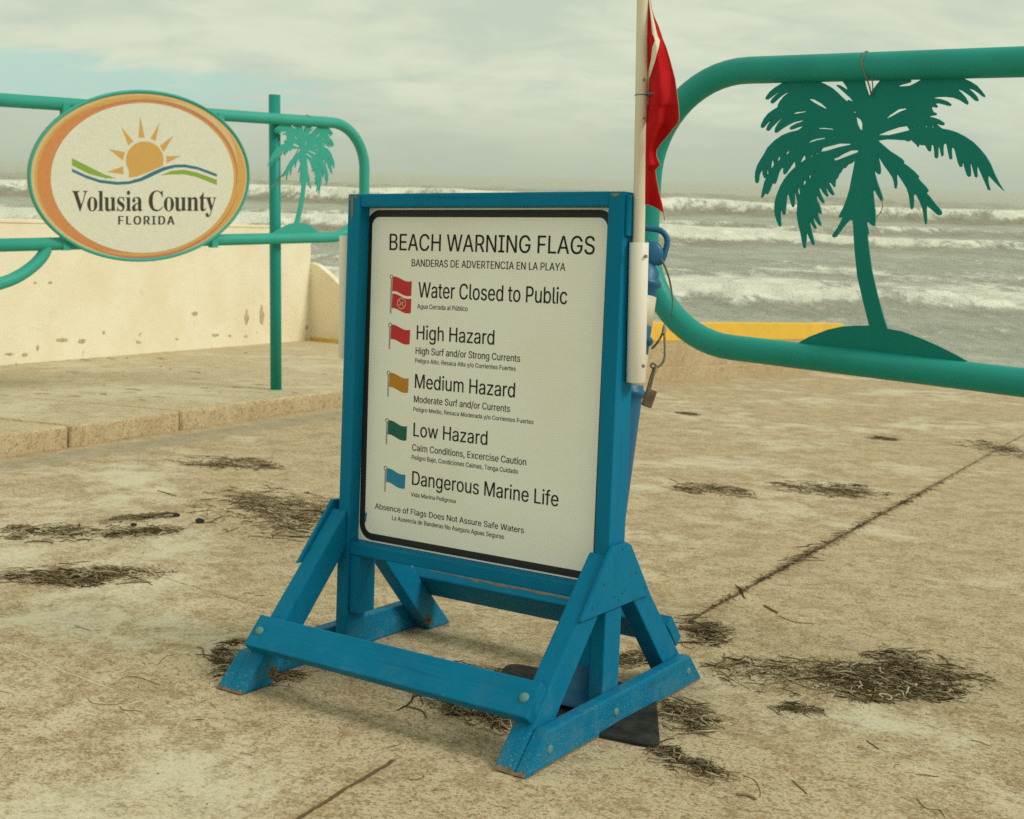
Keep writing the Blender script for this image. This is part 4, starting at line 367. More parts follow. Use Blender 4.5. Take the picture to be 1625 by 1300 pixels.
def text_mesh(bm, s, x0, x1, base, cap, fn, font='s', track=0, bold=0.0):
    """glyph outlines laid between x0 and x1 on a baseline; cap = height of a capital"""
    g = GL[font]; capu = 509. if font == 's' else max(p[1] for c in g['V'][1] for p in c)
    n = len(s); tot = sum(g[c][0] for c in s) + track*(n-1)
    xs0 = min(p[0] for c in g[s[0]][1] for p in c); last = g[s[-1]]
    xe = tot - (last[0] - max(p[0] for c in last[1] for p in c))
    kx = (x1-x0)/(xe-xs0); ky = cap/capu; pen = -xs0
    for ch in s:
        cont = [c for c in g[ch][1] if len(c) > 2]
        if cont:
            big = max(cont, key=lambda c: abs(area(c))); sg = area(big) > 0
            outs = [c for c in cont if (area(c) > 0) == sg]; holes = [c for c in cont if (area(c) > 0) != sg]
            for oc in outs:
                bx = (min(p[0] for p in oc), max(p[0] for p in oc), min(p[1] for p in oc), max(p[1] for p in oc))
                hs = [h for h in holes if bx[0] <= h[0][0] <= bx[1] and bx[2] <= h[0][1] <= bx[3]]
                for dx in ((-bold/2, bold/2) if bold else (0,)):
                    sheet(bm, [[(x0+dx+(p[0]+pen)*kx, base+p[1]*ky) for p in c] for c in [oc]+hs], fn)
        pen += g[ch][0] + track
def orient(bm, d):
    for f in bm.faces:
        f.normal_update()
        if f.normal.dot(d) < 0: f.normal_flip()

# ================================================================== THE SETTING
def poly_obj(name, pts, m, kind='structure', bevel=0):
    bm = bmesh.new(); bm.faces.new([bm.verts.new(p) for p in pts]); bmesh.ops.recalc_face_normals(bm, faces=bm.faces)
    o = mk(name, bm, m, mw=FRAME); tag(o, kind=kind); return o
KB = .1455
k0, k1 = lg(0, 727), lg(545, 643)                       # foot of the kerb
kd = (k1-k0).normalized()
lowA, lowB = lg(1050, 605), lg(1272, 594); ld = (lowB-lowA).normalized()
lowE = lowA + ld*(lowB-lowA).length*1.36
cor = lg(490, 540, KB); wl0 = lg(0, 580, KB); wd_ = (cor-wl0).normalized()
far_r = lg(1940, 642)
# ramp slab
kS = k0 - kd*14; kE = k1 + kd*5.2
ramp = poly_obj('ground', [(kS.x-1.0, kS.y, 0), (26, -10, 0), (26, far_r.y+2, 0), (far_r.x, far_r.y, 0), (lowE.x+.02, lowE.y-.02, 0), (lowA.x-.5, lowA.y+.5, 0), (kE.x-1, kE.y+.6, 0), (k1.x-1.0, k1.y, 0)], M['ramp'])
# raised pavement with its kerb, cast in slabs
bm = bmesh.new()
pn = Vector((-kd.y, kd.x, 0))                            # towards the wall
if pn.dot(cor-k0) < 0: pn = -pn
def onk(d, off): p = k0 + kd*d + pn*off; return (p.x, p.y)
jt = [(lg(125, 676, KB)-k0).dot(kd), (lg(293, 652, KB)-k0).dot(kd)]
cuts = [-12, -6.0, -2.2, jt[0], jt[1], jt[1]+6.5, jt[1]+13]
for a, b_ in zip(cuts, cuts[1:]):
    g = .010
    prism(bm, [onk(a+g, 0), onk(b_-g, 0), onk(b_-g, 7.5), onk(a+g, 7.5)], -.25, KB, 'z', .034, 3)
for i in range(150):
    bmesh.ops.bisect_plane(bm, geom=bm.verts[:]+bm.edges[:]+bm.faces[:], plane_co=k0+kd*(-3.2+i*.085), plane_no=kd)
for v in bm.verts:
    off = (v.co-k0).dot(pn)
    if off < .12:
        q = v.co*7; w_ = 1-off/.12
        v.co -= pn*(.012*noise.noise(q)+.010*noise.noise(q*2.7))*w_
        if v.co.z > .1: v.co.z -= max(0, .016*noise.noise(q*1.3+Vector((5, 0, 0)))+.010*noise.noise(q*3.1))*w_
pav = mk('pavement', bm, [M['walk'], M['kerbface']], mw=FRAME); tag(pav, kind='structure')
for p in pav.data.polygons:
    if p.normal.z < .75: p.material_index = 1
# tall cream wall
wn = Vector((-wd_.y, wd_.x, 0))
if wn.dot(k0-cor) > 0: wn = -wn                          # away from the pavement
def wall_h(u, v): return (FINV @ hit(u, v, FRAME @ cor, FRAME.to_3x3() @ wn)).z - KB
HA, HB = wall_h(10, 347), wall_h(485, 358.5); dA_, dB_ = [(FINV @ hit(u, v, FRAME @ cor, FRAME.to_3x3() @ wn) - cor).dot(wd_) for u, v in ((10, 347), (485, 358.5))]
def Hd(d): return HA+(HB-HA)*(d-dA_)/(dB_-dA_)
wallframe = FRAME @ Matrix.Translation((cor.x, cor.y, KB))
def wl(d, off): p = wd_*d + wn*off; return (p.x, p.y)
def slab(bm, ex, o0, o1, z0, z1, bev=0):
    b = bmesh.new(); q = []
    for d in (-16, ex):
        for o in (o0, o1):
            x, y = wl(d, o); q.append((b.verts.new((x, y, Hd(d)+z0 if z0 is not None else 0)), b.verts.new((x, y, Hd(d)+z1))))
    (a, A), (c, C_), (e_, E_), (f, F__) = q
    for fc_ in ((a, c, f, e_), (A, E_, F__, C_), (a, e_, E_, A), (c, C_, F__, f), (a, A, C_, c), (e_, f, F__, E_)): b.faces.new(fc_)
    bmesh.ops.recalc_face_normals(b, faces=b.faces)
    if bev: bmesh.ops.bevel(b, geom=list(b.edges), offset=bev, segments=2, affect='EDGES')
    merge(bm, b)
t_ = thing('tall_sea_wall', 'tall cream painted sea wall with chipped stucco behind the oval sign', 'wall', wallframe)
bm = bmesh.new(); slab(bm, 0, 0, .32, None, -.05)
mk('wall', bm, M['stucco'], t_)
bm = bmesh.new(); slab(bm, .012, -.012, .335, -.05, 0.0, .012); mk('coping', bm, M['stucco'], t_)
# broken patches of plaster
M['render_scar'] = paint('broken_plaster', (.60, .48, .30), (.40, .29, .16), .9, 16, (1, 1, 1), .5)
rs_ = random.Random(3)
for u, v, a, b in ((309, 498, 6, 3.5), (392, 503, 4, 13), (416, 500, 4, 15), (98, 540, 11, 3), (165, 528, 2, 3), (220, 543, 5, 2.5), (130, 541, 7, 4), (40, 563, 6, 3), (15, 562, 8, 2.5), (342, 532, 6, 3), (365, 533, 3, 2), (390, 534, 4, 2.5), (60, 552, 3, 5), (281, 538, 3, 2), (487, 520, 2, 4), (80, 449, 4, 2.5), (56, 449, 3, 2)):
    n_ = 13; lp = []
    for i in range(n_):
        k = rs_.uniform(.55, 1.15); q = wallframe.inverted() @ hit(u+a*k*math.cos(6.283*i/n_), v+b*k*math.sin(6.283*i/n_), wallframe @ Vector((-wn.x*.004, -wn.y*.004, 0)), wallframe.to_3x3() @ wn); lp.append((q.dot(wd_), q.z))
    bm = bmesh.new(); sheet(bm, [lp], lambda x, z: (wd_.x*x-wn.x*.004, wd_.y*x-wn.y*.004, z)); mk('plaster_scar', bm, M['render_scar'], t_)
# lower wing running from the corner down to the ramp
t2 = (lowA - cor); L2 = Vector((t2.x, t2.y, 0)).length - .25; d2 = Vector((t2.x, t2.y, 0)).normalized(); n2_ = Vector((-d2.y, d2.x, 0))
if n2_.dot(wn) < 0 and n2_.dot(wd_) < 0: n2_ = -n2_
pn0 = FRAME.to_3x3() @ n2_
def h2(u, v): q = FINV @ hit(u, v, FRAME @ cor, pn0); return ((q-cor).dot(d2), q.z-KB)
prof = [h2(495, 416.5), h2(504, 421), h2(516, 431), h2(527, 441), h2(539, 453)]
zl = (FINV @ hit(1104.6, 512.4, FRAME @ lowA, FRAME.to_3x3() @ Vector((-ld.y, ld.x, 0)))).z
prof += [(prof[-1][0]+.5, prof[-1][1]-.22), (prof[-1][0]+1.5, max(prof[-1][1]-.40, zl-KB)), (L2+.02, zl-KB)]
bm = bmesh.new(); b0 = bmesh.new()
lo = [(.005, -.3), (L2+.02, -.3)]; poly = lo + [(s, z_) for s, z_ in prof[::-1]]; poly[-1] = (.005, poly[-1][1])
A = [b0.verts.new((d2*s).to_tuple()[:2] + (z_,)) for s, z_ in poly]; B = [b0.verts.new((d2*s+n2_*.12).to_tuple()[:2] + (z_,)) for s, z_ in poly]
b0.faces.new(A); b0.faces.new(B[::-1])
for i in range(len(A)): b0.faces.new((A[i], B[i], B[(i+1) % len(A)], A[(i+1) % len(A)]))
bmesh.ops.recalc_face_normals(b0, faces=b0.faces); merge(bm, b0)
t_ = thing('wing_wall', 'cream wing wall with curved falling top just left of the warning board', 'wall', wallframe)
mk('wall', bm, M['stucco'], t_)
bm = bmesh.new(); e = n2_*-.004
a, b_ = d2*.02+e, d2*(L2*.55)+e
bm.faces.new([bm.verts.new((a.x, a.y, .004)), bm.verts.new((b_.x, b_.y, .004)), bm.verts.new((b_.x, b_.y, .05)), bm.verts.new((a.x, a.y, .05))])
mk('yellow_paint_line', bm, M['yellow'], t_)
# low wall with yellow band beside the ramp foot
ln = Vector((-ld.y, ld.x, 0))
if ln.y < 0: ln = -ln
lf = FRAME @ Matrix.Translation((lowA.x, lowA.y, 0)); LL = (lowE-lowA).length
def ll(d, off): p = ld*d + ln*off; return (p.x, p.y)
zy = (FINV @ hit(1076, 542, FRAME @ lowA, FRAME.to_3x3() @ ln)).z; zs = (FINV @ hit(1060, 582.5, FRAME @ lowA, FRAME.to_3x3() @ ln)).z
t_ = thing('low_sea_wall', 'low concrete wall with yellow painted top behind the right gate', 'wall', lf)
bm = bmesh.new(); prism(bm, [ll(-1.6, .06), ll(LL, .06), ll(LL, .30), ll(-1.6, .30)], -.3, zy, 'z', .0); mk('wall', bm, M['kerbface'], t_)
bm = bmesh.new(); prism(bm, [ll(-1.6, .052), ll(LL, .052), ll(LL, .305), ll(-1.6, .305)], zy, zl, 'z', .012); mk('yellow_cap', bm, M['yellow'], t_)
bm = bmesh.new(); prism(bm, [ll(-1.6, -.02), ll(LL, -.02), ll(LL, .058), ll(-1.6, .058)], -.2, zs, 'z', .015); mk('footing', bm, M['kerbface'], t_)
# sea: rolling surf
SEAZ = CAMZ - 4.0
def foam_h(x, y):
    sy = y + .030*x                                       # the shore lies slightly askew
    n = noise.fractal((x*.010, 3.1, 0), 1.0, 2.0, 3)*10 + noise.fractal((x*.05, 8.0, sy*.02), 1.0, 2.0, 4)*5
    f = 0.; h = 0.; st = 0.
    for (yc, wd, am, hh, sd_) in BANDS:
        k = yc/100.
        br = .5 + .9*noise.noise((x*.013/k+sd_*7.3, sd_, 1.7)) + .45*noise.noise((x*.06/k, sd_*3., 4.1))
        d = sy + n*k + 3.5*k*noise.noise((x*.16/k, sd_*5., 2.)) - yc
        if d > -wd*.12:
            f = max(f, am*min(1.15, max(0., .55+br))*math.exp(-max(0, d)/(wd*(.5+.7*max(0, br)))) * min(1., (d+wd*.12)/(wd*.12)))
        st = max(st, min(1, .4+br)*math.exp(-((d+wd*.14)/(wd*.13))**2) * min(1., hh*1.6))
        h += hh*(.65+.6*br)*math.exp(-((d-wd*.1)/(wd*.45 if d > 0 else wd*.16))**2)
    f += .20*noise.fractal((x*.16, sy*.10, 2), 1., 2., 5) + .06
    f += .26 if y < 42 else .16*max(0, min(1, (130-y)/60.))
    h += .20*noise.fractal((x*.07, sy*.18, 5.), 1., 2., 4)*min(1., y/60)
    return max(0., f), h, max(0, st)
BANDS = [(43, 15, .85, .40, 2.), (54, 8, .45, .2, 3.), (84, 22, 1.0, .85, 6.), (106, 10, .45, .5, 4.), (150, 24, .85, 1.7, 8.), (205, 26, .25, 1.4, 9.), (300, 30, .10, 1.3, 10.)]
ys = [13*(1.0165**i) for i in range(212)] + [430*1.12**i for i in range(1, 30)]
NX = 260; vs = []; fv = []; sv = []; fc = []
for iy, y in enumerate(ys):
    half = 10 + y*.75
    for ix in range(NX):
        x = (ix/(NX-1)*2-1)*half
        f, h, st = foam_h(x, y) if y < 420 else (0, 0, 0)
        if y < 24: h *= max(0, (y-16)/8)
        vs.append((x, y, SEAZ+h)); fv.append(f); sv.append(st)
for iy in range(len(ys)-1):
    for ix in range(NX-1):
        a = iy*NX+ix; fc.append((a, a+1, a+NX+1, a+NX))
me = bpy.data.meshes.new('sea'); me.from_pydata(vs, [], fc); me.materials.append(M['sea'])
at = me.attributes.new('foam', 'FLOAT', 'POINT'); at.data.foreach_set('value', fv)
at = me.attributes.new('silt', 'FLOAT', 'POINT'); at.data.foreach_set('value', sv)
me.polygons.foreach_set('use_smooth', [True]*len(me.polygons))
sea = bpy.data.objects.new('sea', me); COL.objects.link(sea); tag(sea, kind='structure')

# ================================================================== WARNING BOARD ON ITS A-FRAME
sg = thing('beach_warning_sign', 'blue wooden A-frame board listing beach warning flags in English and Spanish', 'sign board', FRAME)
def P(name, fn, m='blue', parent=sg, **k):
    bm = bmesh.new(); fn(bm); return mk(name, bm, M[m], parent, **k)
P('post', lambda b: prism(b, [(-.037, .05), (.007, .05), (.008, .33), (.022, 1.413), (-.025, 1.413), (-.036, .33)], .43, .52, 'y'), 'blue_upright')
P('post', lambda b: prism(b, [(.860, .05), (.9025, .05), (.9025, 1.413), (.855, 1.413)], .43, .52, 'y'), 'blue_upright')
P('top_rail', lambda b: box(b, .0215, .8555, .432, .518, 1.375, 1.4135), 'blue_rail')
P('bottom_rail', lambda b: box(b, .0085, .8575, .433, .518, .332, .371), 'blue_rail')
for x0, x1 in ((-.058, 0.), (.845, .9025)):
    P('front_leg', lambda b: prism(b, [(0, .002), (.118, .002), (.4295, .351), (.4295, .468)], x0, x1, 'x', .006))
    P('back_leg', lambda b: prism(b, [(.985, .002), (.867, .002), (.5205, .385), (.5205, .490)], x0, x1, 'x', .006))
for x0, x1 in ((-.103, -.0585), (.903, .941)):
    r_ = P('side_rail', lambda b: prism(b, [(.001, .001), (.985, .001), (.894, .0925), (.0905, .0925)], x0, x1, 'x', .006), 'blue_side')
    s = 1 if x0 > 0 else -1; xo = x1 if s > 0 else x0
    for (y, z_) in ((.105, .043), (.44, .045), (.885, .047)):
        bm = bmesh.new(); lathe(bm, [(0, .004), (.006, .0036), (.0105, .003), (.0115, 0)], 16, Matrix.Translation((xo, y, z_)) @ Matrix.Rotation(R(90*s), 4, 'Y'))
        mk('bolt', bm, M['bolt'], r_, True)
dA = Vector((0, .6766, .7364)); nA = Vector((0, -.7364, .6766))
def strip(b, a0, a1, t0, t1, x0, x1, mirror=False):
    q = []
    for a, t in ((a0, t0), (a1, t0), (a1, t1), (a0, t1)):
        p = dA*a + nA*t; q.append(((.985-p.y) if mirror else p.y, p.z))
    prism(b, q, x0, x1, 'x', .005)
st = P('front_stretcher', lambda b: strip(b, .132, .232, .0005, .0385, -.057, .8975), 'blue_rail')
for x in (-.028, .868):
    c = dA*.182 + nA*.0385; bm = bmesh.new()
    lathe(bm, [(0, .006), (.007, .0055), (.0125, .003), (.0135, 0)], 16, Matrix.Translation((x, c.y, c.z)) @ nA.to_track_quat('Z', 'Y').to_matrix().to_4x4())
    mk('bolt', bm, M['bolt'], st, True)
P('back_stretcher', lambda b: strip(b, .156, .26, .0005, .0385, -.057, .9025, True), 'blue_rail')
for x0, x1 in ((-.071, -.0585), (.903, .9155)):
    gp = P('gusset_plate', lambda b: prism(b, [(.283, .318), (.664, .318), (.535, .478), (.512, .489), (.432, .491)], x0, x1, 'x', .003))
def onX(u, v, x): return FINV @ hit(u, v, FRAME @ Vector((x, 0, 0)), S_X)
for u, v in ((988, 871.5), (1009.5, 908.8), (1024, 933), (959, 927.7), (974.8, 947.4), (981.5, 952), (988, 941.4), (992.5, 936.8), (939.8, 965)):
    p = onX(u, v, .9156); bm = bmesh.new(); lathe(bm, [(0, .0006), (.0035, .0004), (.004, 0)], 8, Matrix.Translation(p) @ Matrix.Rotation(R(90), 4, 'Y')); mk('nail_hole', bm, M['nail'], gp)  # dark discs, painted shade standing in for the nail holes
for u, v in ((679.2, 983.5), (433.4, 1067.3)):
    p = onX(u, v, .0); lg_ = [o for o in sg.children if o.name.startswith('back_leg' if u > 600 else 'front_leg')][0]
    bm = bmesh.new(); lathe(bm, [(0, .012), (.007, .012), (.007, .004), (.017, .003), (.017, 0)], 6, Matrix.Translation(p) @ Matrix.Rotation(R(90), 4, 'Y')); lathe(bm, [(.017, .0025), (.019, 0)], 20, Matrix.Translation(p) @ Matrix.Rotation(R(90), 4, 'Y')); mk('nut', bm, M['rust'], lg_)
P('spacer_block', lambda b: box(b, .0085, .046, .438, .515, .150, .3315), 'blue_upright')
P('spacer_block', lambda b: box(b, .815, .8595, .438, .515, .150, .3315), 'blue_upright')
P('side_cleat', lambda b: box(b, .903, .9125, .437, .515, 1.300, 1.405, .003))
for (x, y, z_, ln_, ax) in ():
    pass
# flagpole sleeves
def sleeve(b, c0, c1):
    c0, c1 = Vector(c0), Vector(c1); d = c1-c0; M_ = Matrix.Translation(c0) @ d.to_track_quat('Z', 'Y').to_matrix().to_4x4(); L = d.length
    lathe(b, [(.0215, L-.2), (.0215, L-.001), (.0225, L), (.0245, L), (.0252, L-.001), (.0252, .001), (.0245, 0), (.0195, 0)], 40, M_)
sl = P('pole_sleeve', lambda b: sleeve(b, (.9280, .490, .922), (.9280, .472, 1.285)), 'pvc', smooth=True)
for u, v in ((1026, 407), (1022, 581)):
    p = FINV @ hit(u, v, FRAME @ Vector((0, .462, 0)), S_Y); bm = bmesh.new()
    lathe(bm, [(0, .003), (.004, .0025), (.005, 0)], 10, Matrix.Translation((p.x-.002, p.y, p.z)) @ Matrix.Rotation(R(70), 4, 'X') @ Matrix.Rotation(R(40), 4, 'Y')); mk('screw', bm, M['cable'], sl)
P('pole_sleeve', lambda b: sleeve(b, (-.0635, .485, .922), (-.0620, .475, 1.292)), 'pvc', smooth=True)
# board with its print
YP = .475
bd = P('panel', lambda b: box(b, .0085, .858, YP, YP+.006, .372, 1.374, 0), 'board')
FWD = Vector((0, -1, 0))
def on(y): return lambda a, b: (a, y, b)
def rrect(x0, x1, z0, z1, r, n=8):
    out = []
    for cx, cz, a0 in ((x1-r, z1-r, 0), (x0+r, z1-r, 90), (x0+r, z0+r, 180), (x1-r, z0+r, 270)):
        out += [(cx+r*math.cos(R(a0+90*i/n)), cz+r*math.sin(R(a0+90*i/n))) for i in range(n+1)]
    return out
def printed(name, loops, m, lift=.0006, parent=bd):
    bm = bmesh.new()
    for lp in loops: sheet(bm, lp, on(YP-lift))
    orient(bm, FWD); return mk(name, bm, M[m], parent)
printed('border', [[rrect(.0125, .8535, .3765, 1.3690, .048), rrect(.0335, .8315, .3975, 1.3485, .026)]], 'black')
LINES = [('BEACH WARNING FLAGS',0.1009,0.7952,1.2519,0.0479),('BANDERAS DE ADVERTENCIA EN LA PLAYA',0.1853,0.7075,1.2063,0.0208),
('Water Closed to Public',0.2127,0.7167,1.1173,0.0442),('Agua Cerrada al Público',0.2104,0.3901,1.0846,0.0137),
('High Hazard',0.2114,0.4848,0.9946,0.0413),('High Surf and/or Strong Currents',0.2092,0.5738,0.9520,0.0199),
('Peligro Alto, Resaca Alta y/o Corrientes Fuertes',0.2085,0.5605,0.9266,0.0125),('Medium Hazard',0.2100,0.5605,0.8521,0.0411),
('Moderate Surf and/or Currents',0.2081,0.5463,0.8100,0.0195),('Peligro Medio, Resaca Moderada y/o Corrientes Fuertes',0.2071,0.6255,0.7836,0.0121),
('Low Hazard',0.2096,0.4734,0.7095,0.0404),('Calm Conditions, Excercise Caution',0.2067,0.6065,0.6664,0.0194),
('Peligro Bajo, Condiciones Calmas, Tenga Cuidado',0.2058,0.5807,0.6399,0.0133),('Dangerous Marine Life',0.2099,0.7155,0.5647,0.0413),
('Vida Marina Peligrosa',0.2064,0.3701,0.5298,0.0120),('Absence of Flags Does Not Assure Safe Waters',0.0713,0.6076,0.4750,0.0173),
('La Ausencia de Banderas No Asegura Aguas Seguras',0.1383,0.5418,0.4493,0.0134)]
for s, x0, x1, zb, cp in LINES:
    bm = bmesh.new(); text_mesh(bm, s, x0, x1, zb, cp, on(YP-.0006), bold=cp*(.022 if cp > .03 else .028)); orient(bm, FWD)
    mk('lettering', bm, M['black'], bd)
def wave_flag(x0, z1, wd, ht, ph=0):
    top, bot = [], []
    for i in range(13):
        q = i/12; dz = .0045*math.sin(q*math.pi*1.6+.9+ph) - .0065*q - .001
        top.append((x0+wd*q, z1+dz)); bot.append((x0+wd*q-.001, z1-ht+dz))
    return top + bot[::-1]
def ring(cx, cz, ro, ri, n=16):
    c = lambda r: [(cx+r*math.cos(2*math.pi*i/n), cz+r*math.sin(2*math.pi*i/n)) for i in range(n)]
    return [c(ro), c(ri)]
def stickpole(x, z0, z1):
    return [[[(x-.0022, z0), (x-.0008, z0), (x-.0008, z1-.006), (x-.0022, z1-.006)]], [[(x+.0008, z0), (x+.0022, z0), (x+.0022, z1-.006), (x+.0008, z1-.006)]], ring(x, z1, .0066, .0044)]
for i, (zt, zb, m) in enumerate(((1.1737, 1.066, 'p_red'), (1.0319, .9604, 'p_red'), (.8892, .818, 'p_amber'), (.747, .675, 'p_green'), (.6026, .531, 'p_blue'))):
    x = .1115 - i*.0009
    ic = printed('flag_icon', [[wave_flag(x+.0045, zt-.0015, .0715, .0425)]] + ([[wave_flag(x+.0045, zt-.052, .0715, .0425)]] if i == 0 else []), m)
    printed('flag_staff', stickpole(x, zb, zt), 'p_grey', .0009, bd)
    if i == 0:
        cx, cz = x+.0405, zt-.077
        bar = [(cx-.010, cz+.0085), (cx-.0085, cz+.010), (cx+.010, cz-.0085), (cx+.0085, cz-.010)]
        sw = [(cx-.009, cz-.0065), (cx-.004, cz-.0045), (cx+.001, cz-.0005), (cx+.006, cz+.0015), (cx+.008, cz+.0055), (cx+.005, cz+.0055), (cx+.003, cz+.003), (cx-.002, cz+.0015), (cx-.005, cz-.002), (cx-.010, cz-.0045)]
        printed('no_swimming_mark', [ring(cx, cz, .0165, .0142, 24), [bar], [sw]], 'p_cream', .0011)
printed('paint_smear', [[[(.0335, .452), (.0375, .462), (.041, .455), (.039, .447), (.038, .433), (.0345, .428)]]], 'p_blue', .0009)
# places rubbed down to bare wood
def chip_(pts, fn, parent=sg): 
    bm = bmesh.new(); sheet(bm, [pts], fn); bmesh.ops.recalc_face_normals(bm, faces=bm.faces); return mk('bare_wood_patch', bm, M['wood'], parent)
chip_([(-.011, 1.405), (-.005, 1.4075), (-.0035, 1.39), (-.004, 1.35), (-.0085, 1.336), (-.012, 1.35), (-.013, 1.39)], on(.4290))
chip_([(-.0185, 1.4065), (-.011, 1.4075), (-.0145, 1.398), (-.018, 1.394)], on(.4290)); chip_([(-.002, 1.4075), (.016, 1.4075), (.012, 1.4), (.004, 1.402)], on(.4290))
chip_([(.862, 1.4075), (.889, 1.4075), (.886, 1.402), (.876, 1.3995), (.868, 1.401)], on(.4290))
for x0, x1 in ((.912, .934),): chip_([(x0, .03), (x1, .03), (x1, .96), (x0, .96)], lambda a, b: (.9418, b, .003 + (a-.912)*.16))
for x0, x1 in ((-.098, -.002), (.85, .937)):
    n = 14; up_ = [(x0+(x1-x0)*i/n, .006+.009*random.random()) for i in range(n+1)]
    chip_([(x0, .002)] + up_ + [(x1, .002)], lambda a, b: (a, b*.93-.0035+.001, b+.0015))
def edge_top(a, b): p = dA*.2604 + nA*b; return (a, .985-p.y, p.z)
n = 26; chip_([(.02+.82*i/n, .0335) for i in range(n+1)] + [(.84-.82*i/n, .031-.009*random.random()*(1 if 4 < i < 22 else .3)) for i in range(n+1)], edge_top)
# ================================================================== FLAG POLE AND FLAG
pa, pb_ = Vector((.9262, .4735, 1.29)), Vector((.918, .4505, 1.9)); pdv = (pb_-pa)/.61
def pole_at(z): return pa + pdv*(z-1.29)
fp = thing('flag_pole', 'weathered white flag pole standing in the sleeve on the right of the warning board', 'flag pole', FRAME)
bm = bmesh.new(); tube(bm, [pole_at(z) for z in (.935, 1.1, 1.29, 1.6, 1.9, 2.2)], .0155, 28); mk('pole', bm, M['pole'], fp, True)
for u, v in ((1022, 126.5), (1022.2, 187.5)):
    p = FINV @ hit(u, v, FRAME @ Vector((0, .446, 0)), S_Y); bm = bmesh.new()
    lathe(bm, [(0, .002), (.003, .0018), (.0036, 0)], 10, Matrix.Translation(p) @ Matrix.Rotation(R(75), 4, 'X')); mk('screw', bm, M['cable'], fp)
fl = thing('red_flag', 'double red flag with a white stripe hanging limp from the white pole', 'flag', FRAME)
ROWS = [(-70, 1028.8, 1029.2, 1029.6, 1030), (-30, 1028.6, 1029.3, 1030.5, 1030.9), (0, 1028.4, 1029.6, 1031.6, 1032), (15, 1028, 1031.5, 1033.8, 1034.4), (25, 1028, 1032.5, 1035.8, 1037.2), (40, 1027.7, 1034, 1039.3, 1044), (54, 1027.5, 1035.4, 1042.3, 1049),
 (60, 1027.3, 1038.2, 1044.5, 1050.8), (64.5, 1027.2, 1039.4, 1047, 1052.5), (75, 1027, 1035.6, 1045.3, 1057), (95, 1026.6, 1033.4, 1040.5, 1063), (110, 1026.4, 1030, 1035.6, 1067), (125, 1026.2, 1027.4, 1030.6, 1071),
 (150, 1026, 1026.2, 1029.4, 1074.6), (166, 1026, 1026.1, 1029.2, 1076.5), (170, 1025.8, 1025.9, 1026, 1077), (185, 1025.6, 1025.7, 1025.8, 1078), (195, 1025.5, 1025.6, 1025.7, 1076.5), (203, 1025.4, 1025.5, 1025.6, 1069.5), (216, 1025.2, 1025.3, 1025.4, 1059.6),
 (226, 1025, 1025.1, 1025.2, 1050.6), (238, 1024.8, 1024.9, 1025, 1042.4), (247, 1024.7, 1024.8, 1024.9, 1041.6), (255, 1024.6, 1024.7, 1024.8, 1044.6), (261.5, 1024.6, 1024.7, 1024.8, 1047.8), (266, 1024.5, 1024.6, 1024.7, 1043), (270, 1024.5, 1024.6, 1024.7, 1040.2),
 (282, 1024.4, 1024.5, 1024.6, 1041.5), (301, 1024.2, 1024.3, 1024.4, 1045.8), (316, 1024, 1024.1, 1024.2, 1051), (325, 1024, 1024.1, 1024.2, 1053.5)]
rows = []
for a, b in zip(ROWS, ROWS[1:]):
    for k in range(3): rows.append([p+(q-p)*k/3 for p, q in zip(a, b)])
rows.append(list(ROWS[-1])); nr = len(rows)
bm = bmesh.new(); grid = []; mids = []; NC = (4, 3, 16)
for i, (v, x0, s1, s2, x1) in enumerate(rows):
    line = []; q = i/(nr-1)
    xs = [x0+(s1-x0)*k/NC[0] for k in range(NC[0])] + [s1+(s2-s1)*k/NC[1] for k in range(NC[1])] + [s2+(x1-s2)*k/NC[2] for k in range(NC[2]+1)]
    for c, x in enumerate(xs):
        tt = (x-x0)/max(1, (x1-x0)); wdt = (x1-x0)*.00155
        vv = v + (14*tt*tt*max(0, (q-.90)/.10))
        d = -.30*wdt*math.sin(tt*math.pi*1.05+.1) + .20*wdt*math.sin(tt*7.5+q*4.2) + .16*wdt*math.sin(tt*3.2-q*13+1.0) + .05*wdt*noise.noise((tt*3, q*9, 1.))
        p = FINV @ hit(x, vv, FRAME @ Vector((0, .452+d, 0)), S_Y); line.append(bm.verts.new(p))
    grid.append(line)
for i in range(nr-1):
    for c in range(len(grid[0])-1):
        f = bm.faces.new((grid[i][c], grid[i][c+1], grid[i+1][c+1], grid[i+1][c])); f.smooth = True
        f.material_index = 1 if (NC[0] <= c < NC[0]+NC[1] and rows[i][0] < 168) else 0
edge = [l[-1].co.copy() for l in grid] ; bot = [v.co.copy() for v in grid[-1]]
clo = mk('cloth', bm, [M['cloth'], M['cloth_white']], fl, True); md = clo.modifiers.new('thickness', 'SOLIDIFY'); md.thickness = .0012; md.offset = 0
bm = bmesh.new(); tip = edge[-1] + Vector((.003, 0, -.017)); tube(bm, edge + [edge[-1]*.5+tip*.5, tip], .0011, 6); tube(bm, bot, .0011, 6); mk('hem', bm, M['hem'], fl, True)
zt = FINV @ hit(1031, 148, FRAME @ Vector((0, .436, 0)), S_Y)
bm = bmesh.new(); box(bm, zt.x-.012, zt.x+.012, zt.y, zt.y+.006, zt.z-.0022, zt.z+.0022, .001)
ptz = pole_at(zt.z); tube(bm, [(ptz.x+.0165*math.cos(a*.5236), ptz.y+.0165*math.sin(a*.5236), zt.z) for a in range(12)], .0012, 6, closed=True); mk('zip_tie', bm, M['tie'], fl)

